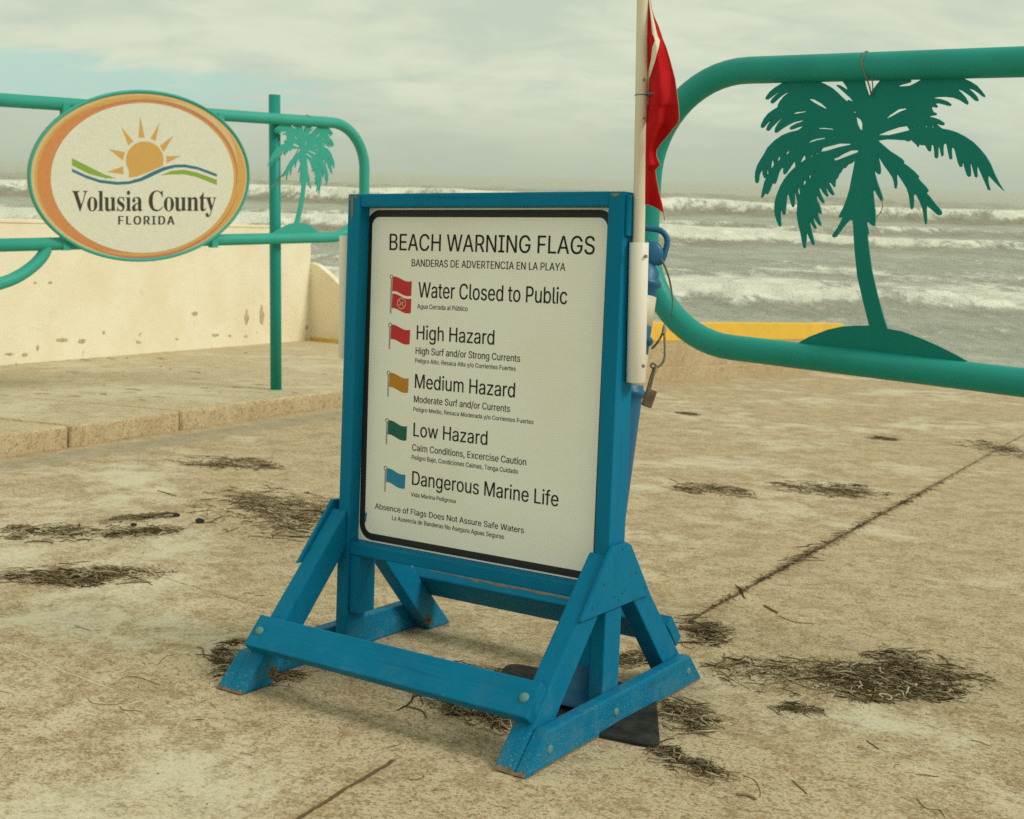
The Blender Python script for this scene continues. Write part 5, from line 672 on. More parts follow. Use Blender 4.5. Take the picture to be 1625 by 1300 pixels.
# ================================================================== GATES WITH PALM CUT-OUTS
ZU = Vector((0, 0, 1))
def gate_frame(o, d):
    n = ZU.cross(d); return Matrix(((d.x, n.x, 0, o.x), (d.y, n.y, 0, o.y), (0, 0, 1, o.z), (0, 0, 0, 1)))
dR = Vector((.7863, -.6178, 0)); oR = Vector((1.6114, 4.028, 0)) + dR*-1.4108; oR.z = CAMZ-.609
GR = gate_frame(oR, dR); GRI = GR.inverted()
dL = Vector((.6357, .7720, 0)); pstb = gnd(438, 618, KB); nL = Vector((.772, -.6357, 0))
oL = pstb + nL*.101 + dL*.964; oL.z = pstb.z + 1.3425
GLm = gate_frame(oL, -dL); GLI = GLm.inverted()
HG = 1.0075
def onR(u, v, off=0.0): p = GRI @ hit(u, v, GR @ Vector((0, off, 0)), Vector((-dR.y, dR.x, 0))); return p
def onL(u, v, off=0.0): p = GLI @ hit(u, v, GLm @ Vector((0, off, 0)), nL); return p
def gate_path(L, r=.40):
    pts = [(L, 0, HG)]
    pts += [(r - r*math.sin(R(a)), 0, HG - r + r*math.cos(R(a))) for a in range(0, 91, 6)]
    pts += [(r - r*math.cos(R(a)), 0, r - r*math.sin(R(a))) for a in range(0, 91, 6)]
    return pts + [(L, 0, 0)]
gr = thing('beach_gate', 'nearer teal pipe gate with steel palm cut-out on the right', 'gate', GR, 'teal pipe gates across the beach ramp')
bm = bmesh.new(); tube(bm, gate_path(4.6), .0475, 40); mk('pipe_frame', bm, M['teal'], gr, True)
gl = thing('beach_gate', 'farther teal pipe gate with palm cut-out holding the oval county sign', 'gate', GLm, 'teal pipe gates across the beach ramp')
bm = bmesh.new(); tube(bm, gate_path(5.6), .0475, 32); mk('pipe_frame', bm, M['teal_lit'], gl, True)
bm = bmesh.new(); tube(bm, smooth_path([onL(u, v) for u, v in ((74, 386), (70, 402), (54, 421), (28, 439), (0, 450), (-60, 466), (-200, 490))]), .044, 24); mk('brace', bm, M['teal_lit'], gl, True)
VA, VC = (1190, 110, .12308), (1370, 110, .14769); VB = (1190, 240, .12308); VD = (1310, 240, .12308); VE = (1250, 380, .19077)
def px(V, s): return [(V[0]+float(a)*V[2], V[1]+float(b)*V[2]) for a, b in (q.split(',') for q in s.split())]
OUT = (px(VE, '75,905 75,868 180,810 330,752 450,725 570,717 680,718 625,500 580,300 560,100 553,0') +
 px(VB, '1345,1150 1335,950 1328,900 1310,880 1270,905 1200,990 1120,1100 1090,1115 1065,1100 1070,1075 1130,990 1180,900 1200,850 1165,862 1150,850 1155,830 1200,740 1250,620 1290,480 1320,320 1345,200 1358,120 1340,130 1310,158 1270,170 1255,190 1230,220 1200,222 1180,265 1150,300 1135,345 1110,365 1105,400 1100,455 1085,465 1070,440 1040,405 1018,415 1040,450 1085,540 1085,570 1065,570 1025,530 985,465 978,475 1010,570 1000,590 985,580 950,540 910,475 890,485 910,540 960,650 955,672 935,668 900,620 870,575 855,590 870,640 910,720 925,790 915,812 895,800 870,770 880,830 920,930 920,960 900,960 860,910 815,845 812,855 830,920 860,990 848,1003 830,990 790,930 768,890 768,905 785,990 810,1080 835,1190 820,1212 805,1200 770,1120 738,1045 732,1060 728,1150 720,1240 705,1253 692,1240 680,1180 655,1050 630,950 615,880 608,800 615,700 618,650 600,590 580,520 572,500 570,520 578,600 575,690 560,725 545,715 525,640 505,570 490,550 478,580 470,680 460,800 445,825 430,815 415,770 402,755 395,800 400,880 407,950 395,972 378,965 350,900 325,820 318,740 325,650 350,560 390,460 440,370 500,290 560,230 592,200 583,120 540,180 480,270 455,300 440,300 432,270 435,222 420,215 395,235 375,280 350,370 330,415 315,425 305,410 300,385 290,420 260,500 235,550 220,558 205,545 195,545 175,580 155,605 150,580 165,500 190,400 213,345 188,348 170,300 160,240 150,245 125,300 115,380 105,410 90,415 75,400 68,340 75,260 100,180 140,110 190,30') +
 px(VA, '230,1010 320,920 420,850 520,810 620,787 650,770 690,735 650,742 600,757 560,774 530,780 515,765 530,738 600,700 660,680 708,658 640,667 560,687 480,727 410,772 350,818 335,822 322,805 330,760 370,690 425,628 400,637 340,692 280,752 245,795 225,795 215,775 230,730 270,670 320,628 290,640 230,692 180,750 155,758 143,740 150,710 190,630 240,570 300,525 360,490 365,460 390,410 440,350 505,300 470,307 410,342 350,397 300,440 280,442 270,420 290,380 340,330 395,290 360,302 300,342 240,387 215,392 203,378 215,350 260,290 320,240 400,190 470,155 480,60 870,60 870,150 960,185 1060,240 1130,300 1190,360 1255,415 1275,395 1335,420 1300,375 1240,320 1180,265 1120,215 1125,200 1160,205 1210,235 1265,270 1250,230 1210,175 1185,140 1180,60 1470,60 1480,140 1500,230 1540,350') +
 px(VC, '65,295 100,230 150,160 195,110 200,50 470,50 470,100 515,120 510,140 460,155 400,170 375,185 440,183 500,178 560,150 620,115 680,95 690,40 1060,40 1070,95 1150,130 1220,175 1270,230 1310,285 1305,302 1285,295 1240,260 1190,225 1135,212 1180,247 1220,292 1240,330 1228,345 1205,340 1160,300 1100,255 1055,228 1020,220 1050,247 1100,302 1130,360 1120,382 1095,370 1040,335 970,308 880,298 800,300 755,310 830,319 900,341 945,375 940,395 915,395 860,380 810,368 775,370 795,390 800,405 785,415 760,410 735,405 740,430 755,460 785,470 790,485 775,497 740,500 710,510 760,519 820,541 870,575 870,598 850,605 820,598 785,582 800,600 830,625 850,638 920,650 1000,675 1090,720 1180,780 1260,860 1320,935 1370,1020 1410,1120 1460,1220 1500,1285 1523,1311 1490,1290 1430,1230 1345,1140 1340,1180 1350,1240 1366,1295 1359,1303 1340,1295 1310,1220 1270,1130 1225,1030 1222,1060 1225,1120 1228,1150 1215,1165 1200,1155 1185,1100 1165,1030 1150,990 1150,1030 1155,1100 1155,1145 1135,1158 1115,1140 1095,1080 1080,1020 1068,985 1065,1020 1060,1050 1040,1050 1020,1010 1000,930 985,870 965,840 950,850 950,900 955,950 945,970 930,968 918,920 905,850 895,805 878,795 862,815 860,870 862,920 850,938 838,925 825,860 812,820 805,840 805,900 802,945 785,960 768,945 765,880 758,830 742,808 730,820 728,870 715,887 695,870 670,825 655,815 635,820 600,810 590,840 570,810 540,785 515,760 485,778 460,770 435,758 420,765 350,758 250,755 160,768 220,820 290,880 370,930 420,965 440,990 435,1010 480,1040 540,1090 600,1150') +
 px(VD, '1195,345 1240,400 1300,460 1328,505 1320,525 1305,540 1350,590 1420,680 1480,750 1505,795 1490,825 1460,828 1420,800 1360,745 1310,700 1302,720 1305,800 1310,900 1300,945 1290,945 1278,900 1265,800 1245,720 1215,650 1180,580 1155,548 1135,575 1140,640 1135,720 1115,752 1100,735 1090,660 1075,560 1050,480 1000,400 960,340 920,285 920,340 925,420 918,470 905,485 892,465 885,400 865,340 820,270 760,190 710,110 682,60 690,110 705,180 715,250 708,290 690,300 665,285 628,240 640,300 670,400 710,510 740,600 738,640 720,645 690,600 650,530 628,490 615,520 620,580 635,700 645,800 645,900 638,960 625,968 600,955 560,920 535,915 535,940 550,1000 560,1060 545,1080 548,1150') +
 px(VE, '668,0 680,100 700,250 745,450 800,650 830,742 950,765 1100,820 1250,885 1400,960 1530,1035 1530,1075 700,985'))
HOL = [px(VA, s) for s in ('765,385 830,390 920,440 990,500 985,512 900,470 820,425', '545,578 600,555 725,542 725,550 620,570', '888,760 960,757 1080,772 1080,778 970,770 890,768', '738,955 800,915 880,895 975,886 975,896 880,912 810,935',
 '915,1065 935,1020 960,1010 1060,985 1150,960 1300,962 1300,972 1150,1005 1000,1050', '1085,1180 1090,1150 1130,1140 1200,1095 1300,1050 1400,1045 1395,1070 1250,1125 1150,1165', '1370,612 1430,650 1455,700 1452,795 1420,770 1390,710', '1335,525 1370,560 1345,565', '498,1050 512,1070 460,1115 470,1080')]
HOL += [px(VB, s) for s in ('290,95 310,140 315,180 275,238 275,170', '385,45 395,100 350,155 365,90', '712,35 722,105 645,160 670,100', '797,25 805,70 780,80', '870,5 878,35 850,45', '625,430 652,530 635,590 620,520', '705,360 728,400 695,460 690,410', '770,285 790,330 758,370', '850,235 855,265 832,290', '225,170 243,285 219,322 222,240')]
HOL += [px(VC, s) for s in ('160,708 250,670 380,625 470,612 500,655 400,680 280,708', '235,540 290,490 380,430 460,420 465,430 400,455 300,510', '530,615 545,640 532,640', '590,610 608,632 595,630', '665,605 690,620 668,622', '738,605 762,622 742,625')]
loops = [[(lambda p: (p.x, p.z))(onR(u, v)) for u, v in lp] for lp in [OUT]+HOL]
bm = bmesh.new(); sheet(bm, loops, lambda a, b: (a, -.004, b), Vector((0, .008, 0)))
pr = mk('palm_cutout', bm, M['teal_plate'], gr)
k_ = pr.copy(); k_.data = pr.data.copy(); k_.data.materials[0] = M['teal_plate_lit']; COL.objects.link(k_); k_.parent = gl
crR = onR(1381, 262); crL = onL(480, 240); mR = onR(1400, 590); mL = onL(467, 376)
sxx = .86; szz = (crL.z-mL.z)/(crR.z-mR.z)
k_.scale = (sxx, 1, 1.0); k_.location = (crL.x-crR.x*sxx, 0, 0)
def wire(pts, r, par, m='cable'): 
    bm = bmesh.new(); tube(bm, smooth_path(pts, 4), r, 6); return mk('wire_tie', bm, M[m], par, True)
tp = [(0.006, -.0), (.02, .01)]
c = onR(1374, 104); Rr = .0500
wire([(c.x+.006*math.sin(a), -Rr*math.sin(a), HG+Rr*math.cos(a)) for a in (-1.2, -.6, 0, .5, 1.0, 1.5)] + [tuple(onR(1379, 135, -.03)), tuple(onR(1383, 153, -.008))], .0028, gr)
wire([tuple(onR(1383, 153, -.008)), tuple(onR(1385, 140, -.02)), tuple(onR(1383.5, 122, -.04))], .002, gr)
wire([tuple(onR(1399, 317, -.01)), tuple(onR(1400.5, 327, -.015)), tuple(onR(1397, 338, -.012)), tuple(onR(1391, 345, -.006))], .0016, gr)
c = onL(487, 190)
wire([(c.x, -.050*math.sin(a), HG+.050*math.cos(a)) for a in (-.8, 0, .8, 1.6)] + [tuple(onL(u, v, -.012)) for u, v in ((483, 212), (474, 236), (455, 268), (440, 288))] + [tuple(onL(428, 300, .03))], .004, gl)
# square-topped pipe post on the pavement
po = thing('gate_post', 'upright teal pipe post standing on the pavement behind the farther gate', 'post', Matrix.Translation(pstb))
bm = bmesh.new(); tube(bm, [(0, 0, 0), (0, 0, 1.3), (0, 0, 2.555)], .0495, 32); mk('pipe', bm, M['teal'], po, True)
bm = bmesh.new(); lathe(bm, [(.056, .0), (.056, .004), (.0497, .006)], 24); mk('base_collar', bm, M['teal'], po, True)

# ================================================================== OVAL COUNTY SIGN
FB = Vector((0, -1, 0)) if (GLm.to_3x3() @ Vector((0, -1, 0))).dot(EYE-oL) > 0 else Vector((0, 1, 0)); sgn = FB.y
OFF = .075*sgn
ov = thing('oval_sign', 'white oval sign with orange sun hung on the farther teal gate', 'sign', GLm)
def oz(a, b): p = onL(40+a*.22769, 130+b*.22769, OFF); return p
def oval_pts(cx, cy, ra, rb, n=96): return [(cx+ra*math.cos(2*math.pi*i/n), cy+rb*math.sin(2*math.pi*i/n)) for i in range(n)]
def T2(lp): return [(lambda p: (p.x, p.z))(oz(a, b)) for a, b in lp]
def graph(name, loops_list, m, lift, par):
    bm = bmesh.new()
    for lps in loops_list: sheet(bm, [T2(l) for l in lps], lambda a, b: (a, OFF+sgn*(lift), b))
    orient(bm, FB); return mk(name, bm, M[m], par)
EO = (791, 655, 771, 594)
bm = bmesh.new(); lo_ = [T2(oval_pts(*EO))]; sheet(bm, lo_, lambda a, b: (a, OFF-sgn*.022, b), Vector((0, sgn*.022, 0))); face = mk('plate', bm, M['o_cream'], ov)
bm = bmesh.new(); tube(bm, [(p[0], OFF+sgn*.001, p[1]) for p in T2(oval_pts(791, 655, 764, 588))], .0125, 8, closed=True); mk('rim', bm, M['teal_lit'], ov, True)
def arcband(cx, cy, ra, rb, a0, a1, w0, w1, n=40):
    o_, i_ = [], []
    for k in range(n+1):
        t_ = k/n; a = R(a0+(a1-a0)*t_); wd = w0+(w1-w0)*math.sin(math.pi*t_)
        o_.append((cx+(ra+wd)*math.cos(a), cy+(rb+wd)*math.sin(a))); i_.append((cx+ra*math.cos(a), cy+rb*math.sin(a)))
    return o_+i_[::-1]
IN = (815, 670, 638, 522)
graph('sunrise_band', [[oval_pts(800, 660, 735, 562), oval_pts(*IN)]], 'o_gold', .0005, face)
graph('sunrise_band', [[arcband(*IN, 95, 268, 0, 92)]], 'o_orange', .0010, face)
graph('sunrise_band', [[arcband(805, 668, 668, 530, 225, 372, 0, 20)], [arcband(790, 660, 700, 556, 8, 132, 0, 16)]], 'o_red', .0014, face)
graph('sunrise_band', [[arcband(800, 660, 688, 545, -78, -8, 0, 36)]], 'o_cream', .0013, face)
graph('white_field', [[oval_pts(*IN)]], 'o_white', .0018, face)
sunp = [(832+131*math.cos(R(a)), 546+131*math.sin(R(a))) for a in range(148, 378, 6)]
graph('sun_emblem', [[sunp + [(962, 585), (900, 612), (820, 645), (770, 662), (722, 668)]]] + [[l] for l in ([(800, 240), (788, 390), (832, 388)], [(668, 312), (718, 445), (752, 415)], [(937, 280), (872, 395), (908, 412)], [(1032, 375), (938, 445), (965, 488)], [(580, 468), (695, 490), (680, 548)], [(1082, 516), (980, 518), (985, 568)], [(568, 628), (680, 590), (685, 645)])], 'o_gold', .0024, face)
graph('green_wave', [[[(325, 532), (450, 595), (540, 640), (630, 672), (560, 672), (440, 640), (325, 582)]]], 'o_green', .0024, face)
graph('green_wave', [[[(940, 652), (1020, 620), (1100, 612), (1190, 630), (1335, 682), (1335, 720), (1200, 665), (1110, 645), (1020, 645)]]], 'o_green', .0024, face)
graph('blue_wave', [[[(325, 605), (420, 650), (520, 683), (640, 697), (720, 693), (800, 670), (880, 630), (960, 595), (1040, 577), (1110, 575), (1200, 592), (1335, 642), (1335, 662), (1200, 612), (1110, 596), (1040, 598), (970, 618), (890, 655), (810, 692), (720, 714), (640, 718), (520, 704), (420, 670), (325, 626)]]], 'o_blue', .0024, face)
for s, x0, x1, yb, cp, fnt, tr in (('Volusia County', 325, 1330, 900, 140, 'r', -20), ('FLORIDA', 650, 1037, 995, 60, 's', 110)):
    bm = bmesh.new(); text_mesh(bm, s, x0, x1, -yb, cp, lambda a, b: (lambda p: (p.x, OFF+sgn*.0024, p.z))(oz(a, -b)), fnt, tr, bold=0 if fnt == 'r' else 7); orient(bm, FB); mk('lettering', bm, M['o_text'], face)
for u, v in ((100, 175), (345, 190), (100, 385), (335, 382)):
    p = onL(u, v); bm = bmesh.new(); box(bm, p.x-.03, p.x+.03, min(OFF-sgn*.02, 0), max(OFF-sgn*.02, 0), p.z-.055, p.z+.055, .004); mk('bracket', bm, M['teal_lit'], ov)

# ================================================================== TRAFFIC CONE CHAINED TO THE RIGHT GATE
cb = gnd(921, 1120); ct = hit(1026, 398, cb, cam_f); ax = (ct-cb); LEN = ax.length; ax.normalize()
sd_ = (cam_r - ax*cam_r.dot(ax)).normalized(); bk = ax.cross(sd_)
CM = Matrix(((sd_.x, bk.x, ax.x, cb.x), (sd_.y, bk.y, ax.y, cb.y), (sd_.z, bk.z, ax.z, cb.z), (0, 0, 0, 1)))
co_ = thing('channelizer_cone', 'leaning blue plastic traffic cone with white bands behind the board', 'traffic cone', CM)
def zof(v): return LEN*(1120-v)/(1120-398.)
rb = lambda z: .055 - .010*min(1, z/(.85*LEN))
prof = [(.115, .018), (.112, .035), (.075, .05), (.062, .075)]
for v in (1040, 900, 780, 700, 640): prof.append((rb(zof(v)), zof(v)))
def bump(v): 
    z = zof(v); return [(rb(z), z-.014), (rb(z)+.008, z-.007), (rb(z)+.010, z), (rb(z)+.008, z+.007), (rb(z), z+.014)]
prof += bump(622) + bump(539) + bump(449) + [(rb(zof(430)), zof(430)), (.030, zof(420)), (.022, zof(413))]
bm = bmesh.new(); lathe(bm, prof, 40); mk('body', bm, M['cone_blue'], co_, True)
for v0, v1 in ((516, 469), (610, 560)):
    bm = bmesh.new(); a, b = zof(v0), zof(v1); lathe(bm, [(rb(a), a), (rb(a)+.0012, a+.0005), (rb(b)+.0012, b-.0005), (rb(b), b)], 40); mk('white_band', bm, M['cone_white'], co_, True)
bm = bmesh.new(); zc = zof(402); lathe(bm, [(.0, -.028), (.024, -.028), (.033, -.022), (.036, -.010), (.036, .010), (.033, .022), (.024, .028), (0, .028)], 32, Matrix.Translation((.012, 0, zc)) @ Matrix.Rotation(R(90), 4, 'X')); mk('knob', bm, M['cone_blue'], co_, True)
za, zb_ = zof(395), zof(364); hw = .052
bm = bmesh.new(); tube(bm, smooth_path([(-hw+.012, 0, za-.03), (-hw, 0, za), (-hw, 0, zb_-.02), (-hw+.02, 0, zb_), (0, 0, zb_+.002), (hw-.02, 0, zb_), (hw, 0, zb_-.02), (hw, 0, za), (hw-.008, 0, za-.03), (.02, 0, zof(415))], 5), .0085, 12); mk('handle', bm, M['cone_blue'], co_, True)
# rubber base lies flat on the slab
bl = FINV @ cb
q_ = [lg(u, v) for u, v in ((1048, 1192), (1040, 1098), (802, 1056), (780, 1135))]
c0 = sum(q_, Vector())/4
poly = []
for i in range(4):
    p, a, b = q_[i], q_[i-1], q_[(i+1) % 4]; da, db = (a-p).normalized(), (b-p).normalized()
    for k in range(6): 
        t_ = k/5; poly.append(p + da*.06*(1-t_)**2 + db*.06*t_**2)
bm = bmesh.new(); rings = []
for sc, z in ((1.0, .001), (1.0, .009), (.985, .0125), (.90, .0135), (.60, .0150), (.47, .019), (.34, .034), (.26, .038)):
    rings.append([bm.verts.new((c0.x+(p.x-c0.x)*sc, c0.y+(p.y-c0.y)*sc, z)) for p in poly])
for a, b in zip(rings, rings[1:]):
    for k in range(len(a)): bm.faces.new((a[k], a[(k+1) % len(a)], b[(k+1) % len(a)], b[k]))
bm.faces.new(rings[-1]); bmesh.ops.recalc_face_normals(bm, faces=bm.faces)
bs = mk('rubber_base', bm, M['rubber'], co_); bs.matrix_world = FRAME
# cable and padlock
PC = cb + ax*.6 - cam_f*.10
def fc_(u, v, d=0): return hit(u, v, PC + cam_f*d, cam_f)
cbk = thing('steel_cable', 'thin grey security cable looped from the cone round the right gate', 'cable', Matrix.Translation(fc_(1053, 530)))
o0 = fc_(1053, 530)
def cab(pts, r): 
    bm = bmesh.new(); tube(bm, [p-o0 for p in smooth_path([fc_(*p) for p in pts], 6)], r, 8); return bm
mk('cable', cab([(1047, 408, .08), (1053, 418, .08), (1060, 436, .10), (1064, 452, .16), (1066.5, 470, .40), (1067, 486, .9), (1064, 505, 1.6)], .0028), M['cable'], cbk, True)
mk('cable', cab([(1054, 520, .1), (1050, 532, .05), (1043, 544, .03), (1035, 553, .10)], .0032), M['cable'], cbk, True)
mk('cable', cab([(1054, 516, .4), (1053, 522, .1), (1054.5, 535, .02), (1055, 555, 0), (1054.5, 568, 0), (1050, 578, 0), (1042, 583, 0), (1036, 584, 0), (1033, 581, 0), (1035, 577, 0), (1040, 579, 0), (1042, 583, 0)], .0032), M['cable'], cbk, True)
mk('ferrule', cab([(1054.5, 520, .04), (1052.5, 531, .03)], .0058), M['steel'], cbk, True)
o1 = fc_(1030, 632)
pl = thing('padlock', 'brown weathered padlock hanging from the steel cable below the gate', 'padlock', Matrix.Translation(o1))
bm = bmesh.new(); tube(bm, [p-o1 for p in smooth_path([fc_(1027, 620, .012), fc_(1033, 598, .010), fc_(1037.5, 586, .006), fc_(1040, 583, -.002), fc_(1040.5, 586, -.008), fc_(1036, 599, -.008), fc_(1031, 620, -.006)], 5)], .0034, 10); mk('shackle', bm, M['cable'], pl, True)
axl = (fc_(1035, 618)-fc_(1025.5, 645)); hl = axl.length; up3 = axl.normalized(); r3 = (cam_r-up3*cam_r.dot(up3)).normalized(); b3 = up3.cross(r3)
bm = bmesh.new(); box(bm, -.0145, .0145, -.011, .011, -hl/2, hl/2, .004)
mk('lock_body', bm, M['rust'], pl, mw=Matrix(((r3.x, b3.x, up3.x, o1.x), (r3.y, b3.y, up3.y, o1.y), (r3.z, b3.z, up3.z, o1.z), (0, 0, 0, 1))))

# ================================================================== SEAWEED LEFT BY THE TIDE
TINTS = [(.034, .024, .011), (.085, .058, .026), (.16, .112, .052), (.26, .188, .092), (.38, .29, .155), (.50, .405, .24), (.62, .54, .37)]
def strand(bm, lay, p, ang, L, r, lift, tint, curl, seg=7, n=4):
    pts = []; a = ang; q = Vector(p); z = lift
    for i in range(seg+1):
        pts.append((q.x, q.y, max(r*.8, z*math.sin(math.pi*min(1, .15+i/seg))**.8)))
        a += random.gauss(0, curl); q = q + Vector((math.cos(a), math.sin(a), 0))*(L/seg)
    fs = tube(bm, pts, [r*(.55+.45*math.sin(math.pi*(i+.4)/(seg+.8))) for i in range(seg+1)], n, cap=False)
    for f in fs:
        f.smooth = True
        for lp in f.loops: lp[lay] = (*tint, 1)
DARKS = [(.018, .014, .008), (.038, .028, .014), (.075, .053, .026), (.14, .10, .048), (.24, .175, .09)]
def crumb(bm, lay, p, s, tint, flat=1.0):
    vs = [bm.verts.new((p.x+random.uniform(-s, s), p.y+random.uniform(-s, s), max(.0005, p.z)+random.uniform(0, s*flat))) for _ in range(4)]
    for a, b, c in ((0, 1, 2), (0, 2, 3), (0, 3, 1), (1, 3, 2)):
        try: f = bm.faces.new((vs[a], vs[b], vs[c]))
        except ValueError: continue
        for lp in f.loops: lp[lay] = (*tint, 1)
CLUMPS = [
 # centre u, v, half width, half height, tilt, strands, thickness, weights towards dark, label
 ((430, 815, 105, 34, .06), 420, 1.0, 'large tangled seaweed heap left of the board leg'),
 ((135, 912, 108, 15, -.02), 330, 1.0, 'long dark seaweed heap in the left foreground'),
 ((75, 846, 62, 13, .0), 130, .9, 'small seaweed heap at the far left edge, above the long one'),
 ((208, 846, 68, 11, -.05), 140, .9, 'narrow brown seaweed heap between the left edge and the large heap'),
 ((225, 822, 52, 6, -.12), 120, .7, 'thin streak of dark seaweed crumbs behind the narrow heap'),
 ((365, 736, 72, 9, .05), 130, .9, 'flat seaweed strip nearest the kerb'),
 ((1300, 1078, 140, 27, .08), 420, 1.1, 'wide dark seaweed heap with pale stems right of the board foot'),
 ((1458, 1074, 95, 34, .05), 330, 1.1, 'rounded seaweed heap at the lower right'),
 ((1120, 777, 62, 9, .12), 110, .8, 'small seaweed strip behind the right post'),
 ((1318, 778, 78, 9, .08), 150, .9, 'seaweed strip lying against the joint in the concrete'),
 ((1600, 716, 62, 10, .15), 130, .9, 'seaweed patch at the right edge where the joints meet'),
 ((1110, 1003, 38, 22, .1), 120, 1.0, 'seaweed tuft with a pale stem behind the back foot'),
 ((1075, 1133, 48, 22, .2), 150, 1.0, 'seaweed clump beside the black rubber base'),
 ((1100, 1215, 52, 17, .35), 110, 1.0, 'dark seaweed strip in front of the black rubber base'),
 ((745, 1128, 75, 17, .22), 210, 1.1, 'seaweed under the front stretcher of the board'),
 ((740, 1062, 58, 8, .15), 90, .9, 'thin seaweed line behind the front stretcher'),
 ((362, 1048, 20, 28, .0), 130, .9, 'upright seaweed tuft caught on the left front foot'),
 ((440, 1078, 40, 10, -.1), 60, .8, 'few seaweed strands inside the left front foot'),
 ((1010, 1045, 34, 12, -.2), 130, .9, 'seaweed between the right post and the back leg'),
 ((1092, 657, 16, 2.2, .1), 110, .6, 'faint seaweed streak beyond the padlock'),
 ((1272, 1126, 34, 8, .05), 50, .8, 'sparse seaweed wisp in front of the wide right heap'),
 ((1325, 858, 245, 4, -.500), 170, .8, 'broken line of seaweed caught in the long joint on the right'),
 ((1400, 696, 26, 2.5, .05), 70, .6, 'thin seaweed line along the far joint'),
]
for (uc, vc, hw_, hh_, tl), ns, thick, lab in CLUMPS:
    o_ = gnd(uc, vc); fm = FRAME.copy(); fm.translation = o_
    bm = bmesh.new(); lay = bm.loops.layers.float_color.new('tint'); fi = fm.inverted()
    ca, sa = math.cos(tl), math.sin(tl); near = .5+ (vc-600)/1000.
    lobes = [(random.uniform(-.75, .75), random.gauss(0, .38), random.uniform(.18, .5)) for _ in range(7)]
    imgx = (fi @ gnd(uc+10*ca, vc+10*sa)); base_ang = math.atan2(imgx.y, imgx.x)
    far = (o_-EYE).length/3.0
    hw_ *= 1.16; hh_ *= 1.16; ns = int(ns*1.25)
    def sample():
        if random.random() < .65: l = random.choice(lobes); a, b = l[0]+random.gauss(0, l[2]*.5), l[1]+random.gauss(0, l[2]*.6)
        else: a, b = random.gauss(0, .58), random.gauss(0, .48)
        k = math.hypot(a, b)
        if k > 1.15: a, b = a/k, b/k
        u, v = uc+hw_*a*ca-hh_*b*sa, vc+hw_*a*sa+hh_*b*ca
        return fi @ gnd(u, v), math.exp(-k*k*1.2)
    kk = .55+.45*min(far, 2.6)
    for i in range(int(ns*5.5)):                          # granular dark mat
        p, d = sample(); p.z = .007*d*random.random()*thick
        crumb(bm, lay, p, random.uniform(.0012, .0048)*kk, DARKS[random.choices(range(5), (30, 28, 20, 14, 8))[0]], .55)
    for i in range(int(ns*1.15)):                         # short fibres and chips
        p, d = sample(); tint = TINTS[random.choices(range(7), (8, 15, 22, 24, 18, 9, 4))[0]]
        kt = random.uniform(.75, 1.2); tint = tuple(c*kt for c in tint); big = random.random() < .07
        L = random.uniform(.018, .070)*(1.9 if big else 1)*kk*min(1, hw_/45+.35); r = random.uniform(.0006, .0015)*(1.8 if big else 1)*thick*kk
        a_ = base_ang+random.gauss(0, .75)
        strand(bm, lay, p - Vector((math.cos(a_), math.sin(a_), 0))*L*.5, a_, L, r, .002+.014*d*random.random()*thick, tint, random.choice((.08, .2, .45)), 6, 4)
    for i in range(max(1, ns//38) if hh_ > 7 else 0):     # pale curled stems
        p, d = sample(); L = random.uniform(.05, .11)*kk
        strand(bm, lay, p, random.uniform(0, 6.3), L, random.uniform(.0016, .0028)*kk, .012*thick, TINTS[random.choice((5, 5, 6))], .65, 10, 6)
    for i in range(int(ns*.9)):                           # grains spilled round the edge
        p, d = sample(); q = fi @ o_; p = q + (p-q)*random.uniform(1.0, 1.5); p.z = 0
        crumb(bm, lay, p, random.uniform(.0010, .0028)*kk, DARKS[random.randrange(5)], .6)
    o = mk('seaweed_clump', bm, M['weed'], mw=fm); tag(o, lab, 'seaweed', 'seaweed clumps washed onto the ramp')
# pale stems and single twigs
TW = [([(190, 1079), (205, 1074), (228, 1078), (254, 1088)], 1.2, 3, 'forked brown twig left of the left front foot'),
 ([(139, 1108), (150, 1117), (188, 1118), (200, 1108)], 1.0, 3, 'thin crooked twig in the lower left foreground'),
 ([(190, 1122), (197, 1127), (224, 1129)], 1.0, 2, 'short curved twig below the crooked one'),
 ([(248, 1058), (262, 1043), (276, 1040)], 1.0, 3, 'small bent twig left of the seaweed tuft'),
 ([(118, 993), (130, 997), (145, 1002)], 1.6, 6, 'pale stem lying on the left foreground concrete'),
 ([(1212, 962), (1234, 974)], 2.6, 2, 'short dark stick right of the back foot'),
 ([(1236, 978), (1262, 988), (1292, 990)], 1.2, 3, 'thin brown twig beyond the short dark stick'),
 ([(1258, 1240), (1280, 1260)], 1.6, 2, 'small slanted stick in the lower right foreground'),
 ([(1168, 1262), (1186, 1264), (1200, 1270)], 4.0, 3, 'stubby wood chip at the bottom right of the board'),
 ([(1180, 1232), (1196, 1238), (1206, 1254), (1206, 1266)], 1.0, 2, 'wispy twig above the stubby wood chip'),
 ([(1456, 1268), (1470, 1283), (1492, 1286), (1500, 1298)], 2.4, 5, 'curled pale root in the lower right corner'),
 ([(1375, 1176), (1395, 1190)], 1.6, 2, 'short twig below the right seaweed'),
 ([(250, 779), (280, 788)], 1.3, 2, 'short stick near the flat seaweed strip'),
 ([(140, 847), (172, 846)], 2.0, 6, 'straight pale stick between two left seaweed heaps'),
 ([(1078, 994), (1096, 994), (1118, 999)], 3.2, 6, 'thick pale stem behind the back foot'),
 ([(1082, 1016), (1086, 1026), (1100, 1031)], 1.8, 6, 'curved pale stem below the thick one'),
 ([(1130, 1064), (1148, 1068), (1160, 1078)], 1.6, 5, 'pale stem between the side rail and the wide heap')]
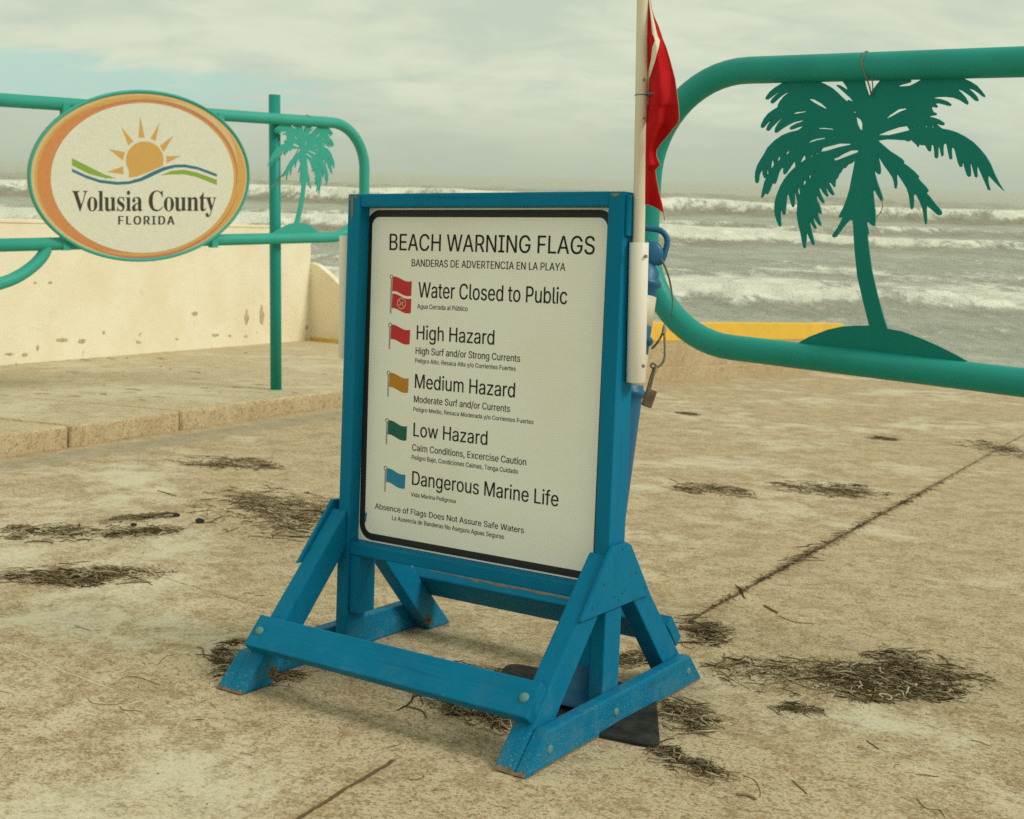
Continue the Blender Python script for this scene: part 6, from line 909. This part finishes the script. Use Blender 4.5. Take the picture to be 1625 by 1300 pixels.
for pts, rpx, ti, lab in TW:
    o_ = gnd(*pts[0]); fm = FRAME.copy(); fm.translation = o_; fi = fm.inverted()
    bm = bmesh.new(); lay = bm.loops.layers.float_color.new('tint'); d_ = (o_-EYE).length; r = rpx*.62*d_/F
    pp = [fi @ gnd(*p) for p in pts]
    for q in pp: q.z = r*.9
    pth = smooth_path(pp, 5); fs = tube(bm, pth, [r*(.6+.4*math.sin(math.pi*(i+.5)/len(pth))) for i in range(len(pth))], 6)
    for f in fs:
        f.smooth = True
        for lp in f.loops: lp[lay] = (*TINTS[min(6, ti+1)], 1)
    tag(mk('twig', bm, M['weed'], mw=fm), lab, 'twig', 'loose twigs on the concrete')
# black pebbles
for u, v, s, lab in ((317, 830, 6.5, 'larger black pebble beside the large seaweed heap'), (212, 835, 4.5, 'smaller black pebble behind the narrow seaweed heap'), (280, 820, 5, 'black pebble at the end of the thin seaweed streak')):
    o_ = gnd(u, v); fm = FRAME.copy(); fm.translation = o_; r = s*(o_-EYE).length/F
    bm = bmesh.new(); bmesh.ops.create_icosphere(bm, subdivisions=3, radius=r)
    for x in bm.verts: x.co *= 1+.22*noise.noise(x.co*(1.3/r)); x.co.z = x.co.z*.62+r*.5
    tag(mk('pebble', bm, M['rubber'], mw=fm, smooth=True), lab, 'pebble', 'black pebbles on the concrete')
# countless crumbs of plant litter over the slab
bm = bmesh.new(); lay = bm.loops.layers.float_color.new('tint')
spots = [(300, 1090, 50, 26, 150), (330, 1065, 30, 20, 80), (1130, 1060, 60, 30, 130), (1350, 1120, 150, 40, 240), (1150, 1000, 60, 30, 90), (1120, 1215, 60, 30, 90), (300, 860, 160, 30, 220), (120, 925, 130, 22, 120), (720, 1140, 90, 26, 120), (1250, 1000, 160, 40, 120), (1320, 790, 140, 14, 90), (470, 850, 80, 24, 120)]
for u, v, a, b, n in spots:
    for i in range(n):
        p = lg(u+random.gauss(0, a*.6), v+random.gauss(0, b*.6)); crumb(bm, lay, p, random.uniform(.0012, .0035), random.choice(TINTS[:4]))
for i in range(1100):
    u, v = random.uniform(0, 1625), random.uniform(640, 1300)
    p = lg(u, v)
    if (p-k0).dot(pn) > -.05 : continue
    if random.random() < .94: crumb(bm, lay, p, random.uniform(.001, .0032), random.choice(TINTS[:4]))
    else: strand(bm, lay, p, random.uniform(0, 6.3), random.uniform(.015, .06), random.uniform(.0006, .0013), .003, random.choice(TINTS[1:5]), .4, 4, 3)
tag(mk('plant_litter', bm, M['weed'], mw=FRAME), 'dark crumbs of dried plant litter scattered over the concrete', 'litter', kind='stuff')
# litter on the raised pavement
bm = bmesh.new(); lay = bm.loops.layers.float_color.new('tint')
for i in range(34):
    p = lg(random.uniform(0, 545), random.uniform(555, 640), KB)
    if (p-k0).dot(pn) < .08: continue
    strand(bm, lay, p, random.gauss(.6, .6), random.uniform(.04, .16), random.uniform(.0015, .0045), .006, random.choice(TINTS[2:6]), .45, 5, 3)
    for f in bm.faces: pass
for v_ in bm.verts: v_.co.z += KB
tag(mk('plant_litter', bm, M['weed'], mw=FRAME), 'dry plant litter strewn on the raised pavement by the cream wall', 'litter', kind='stuff')
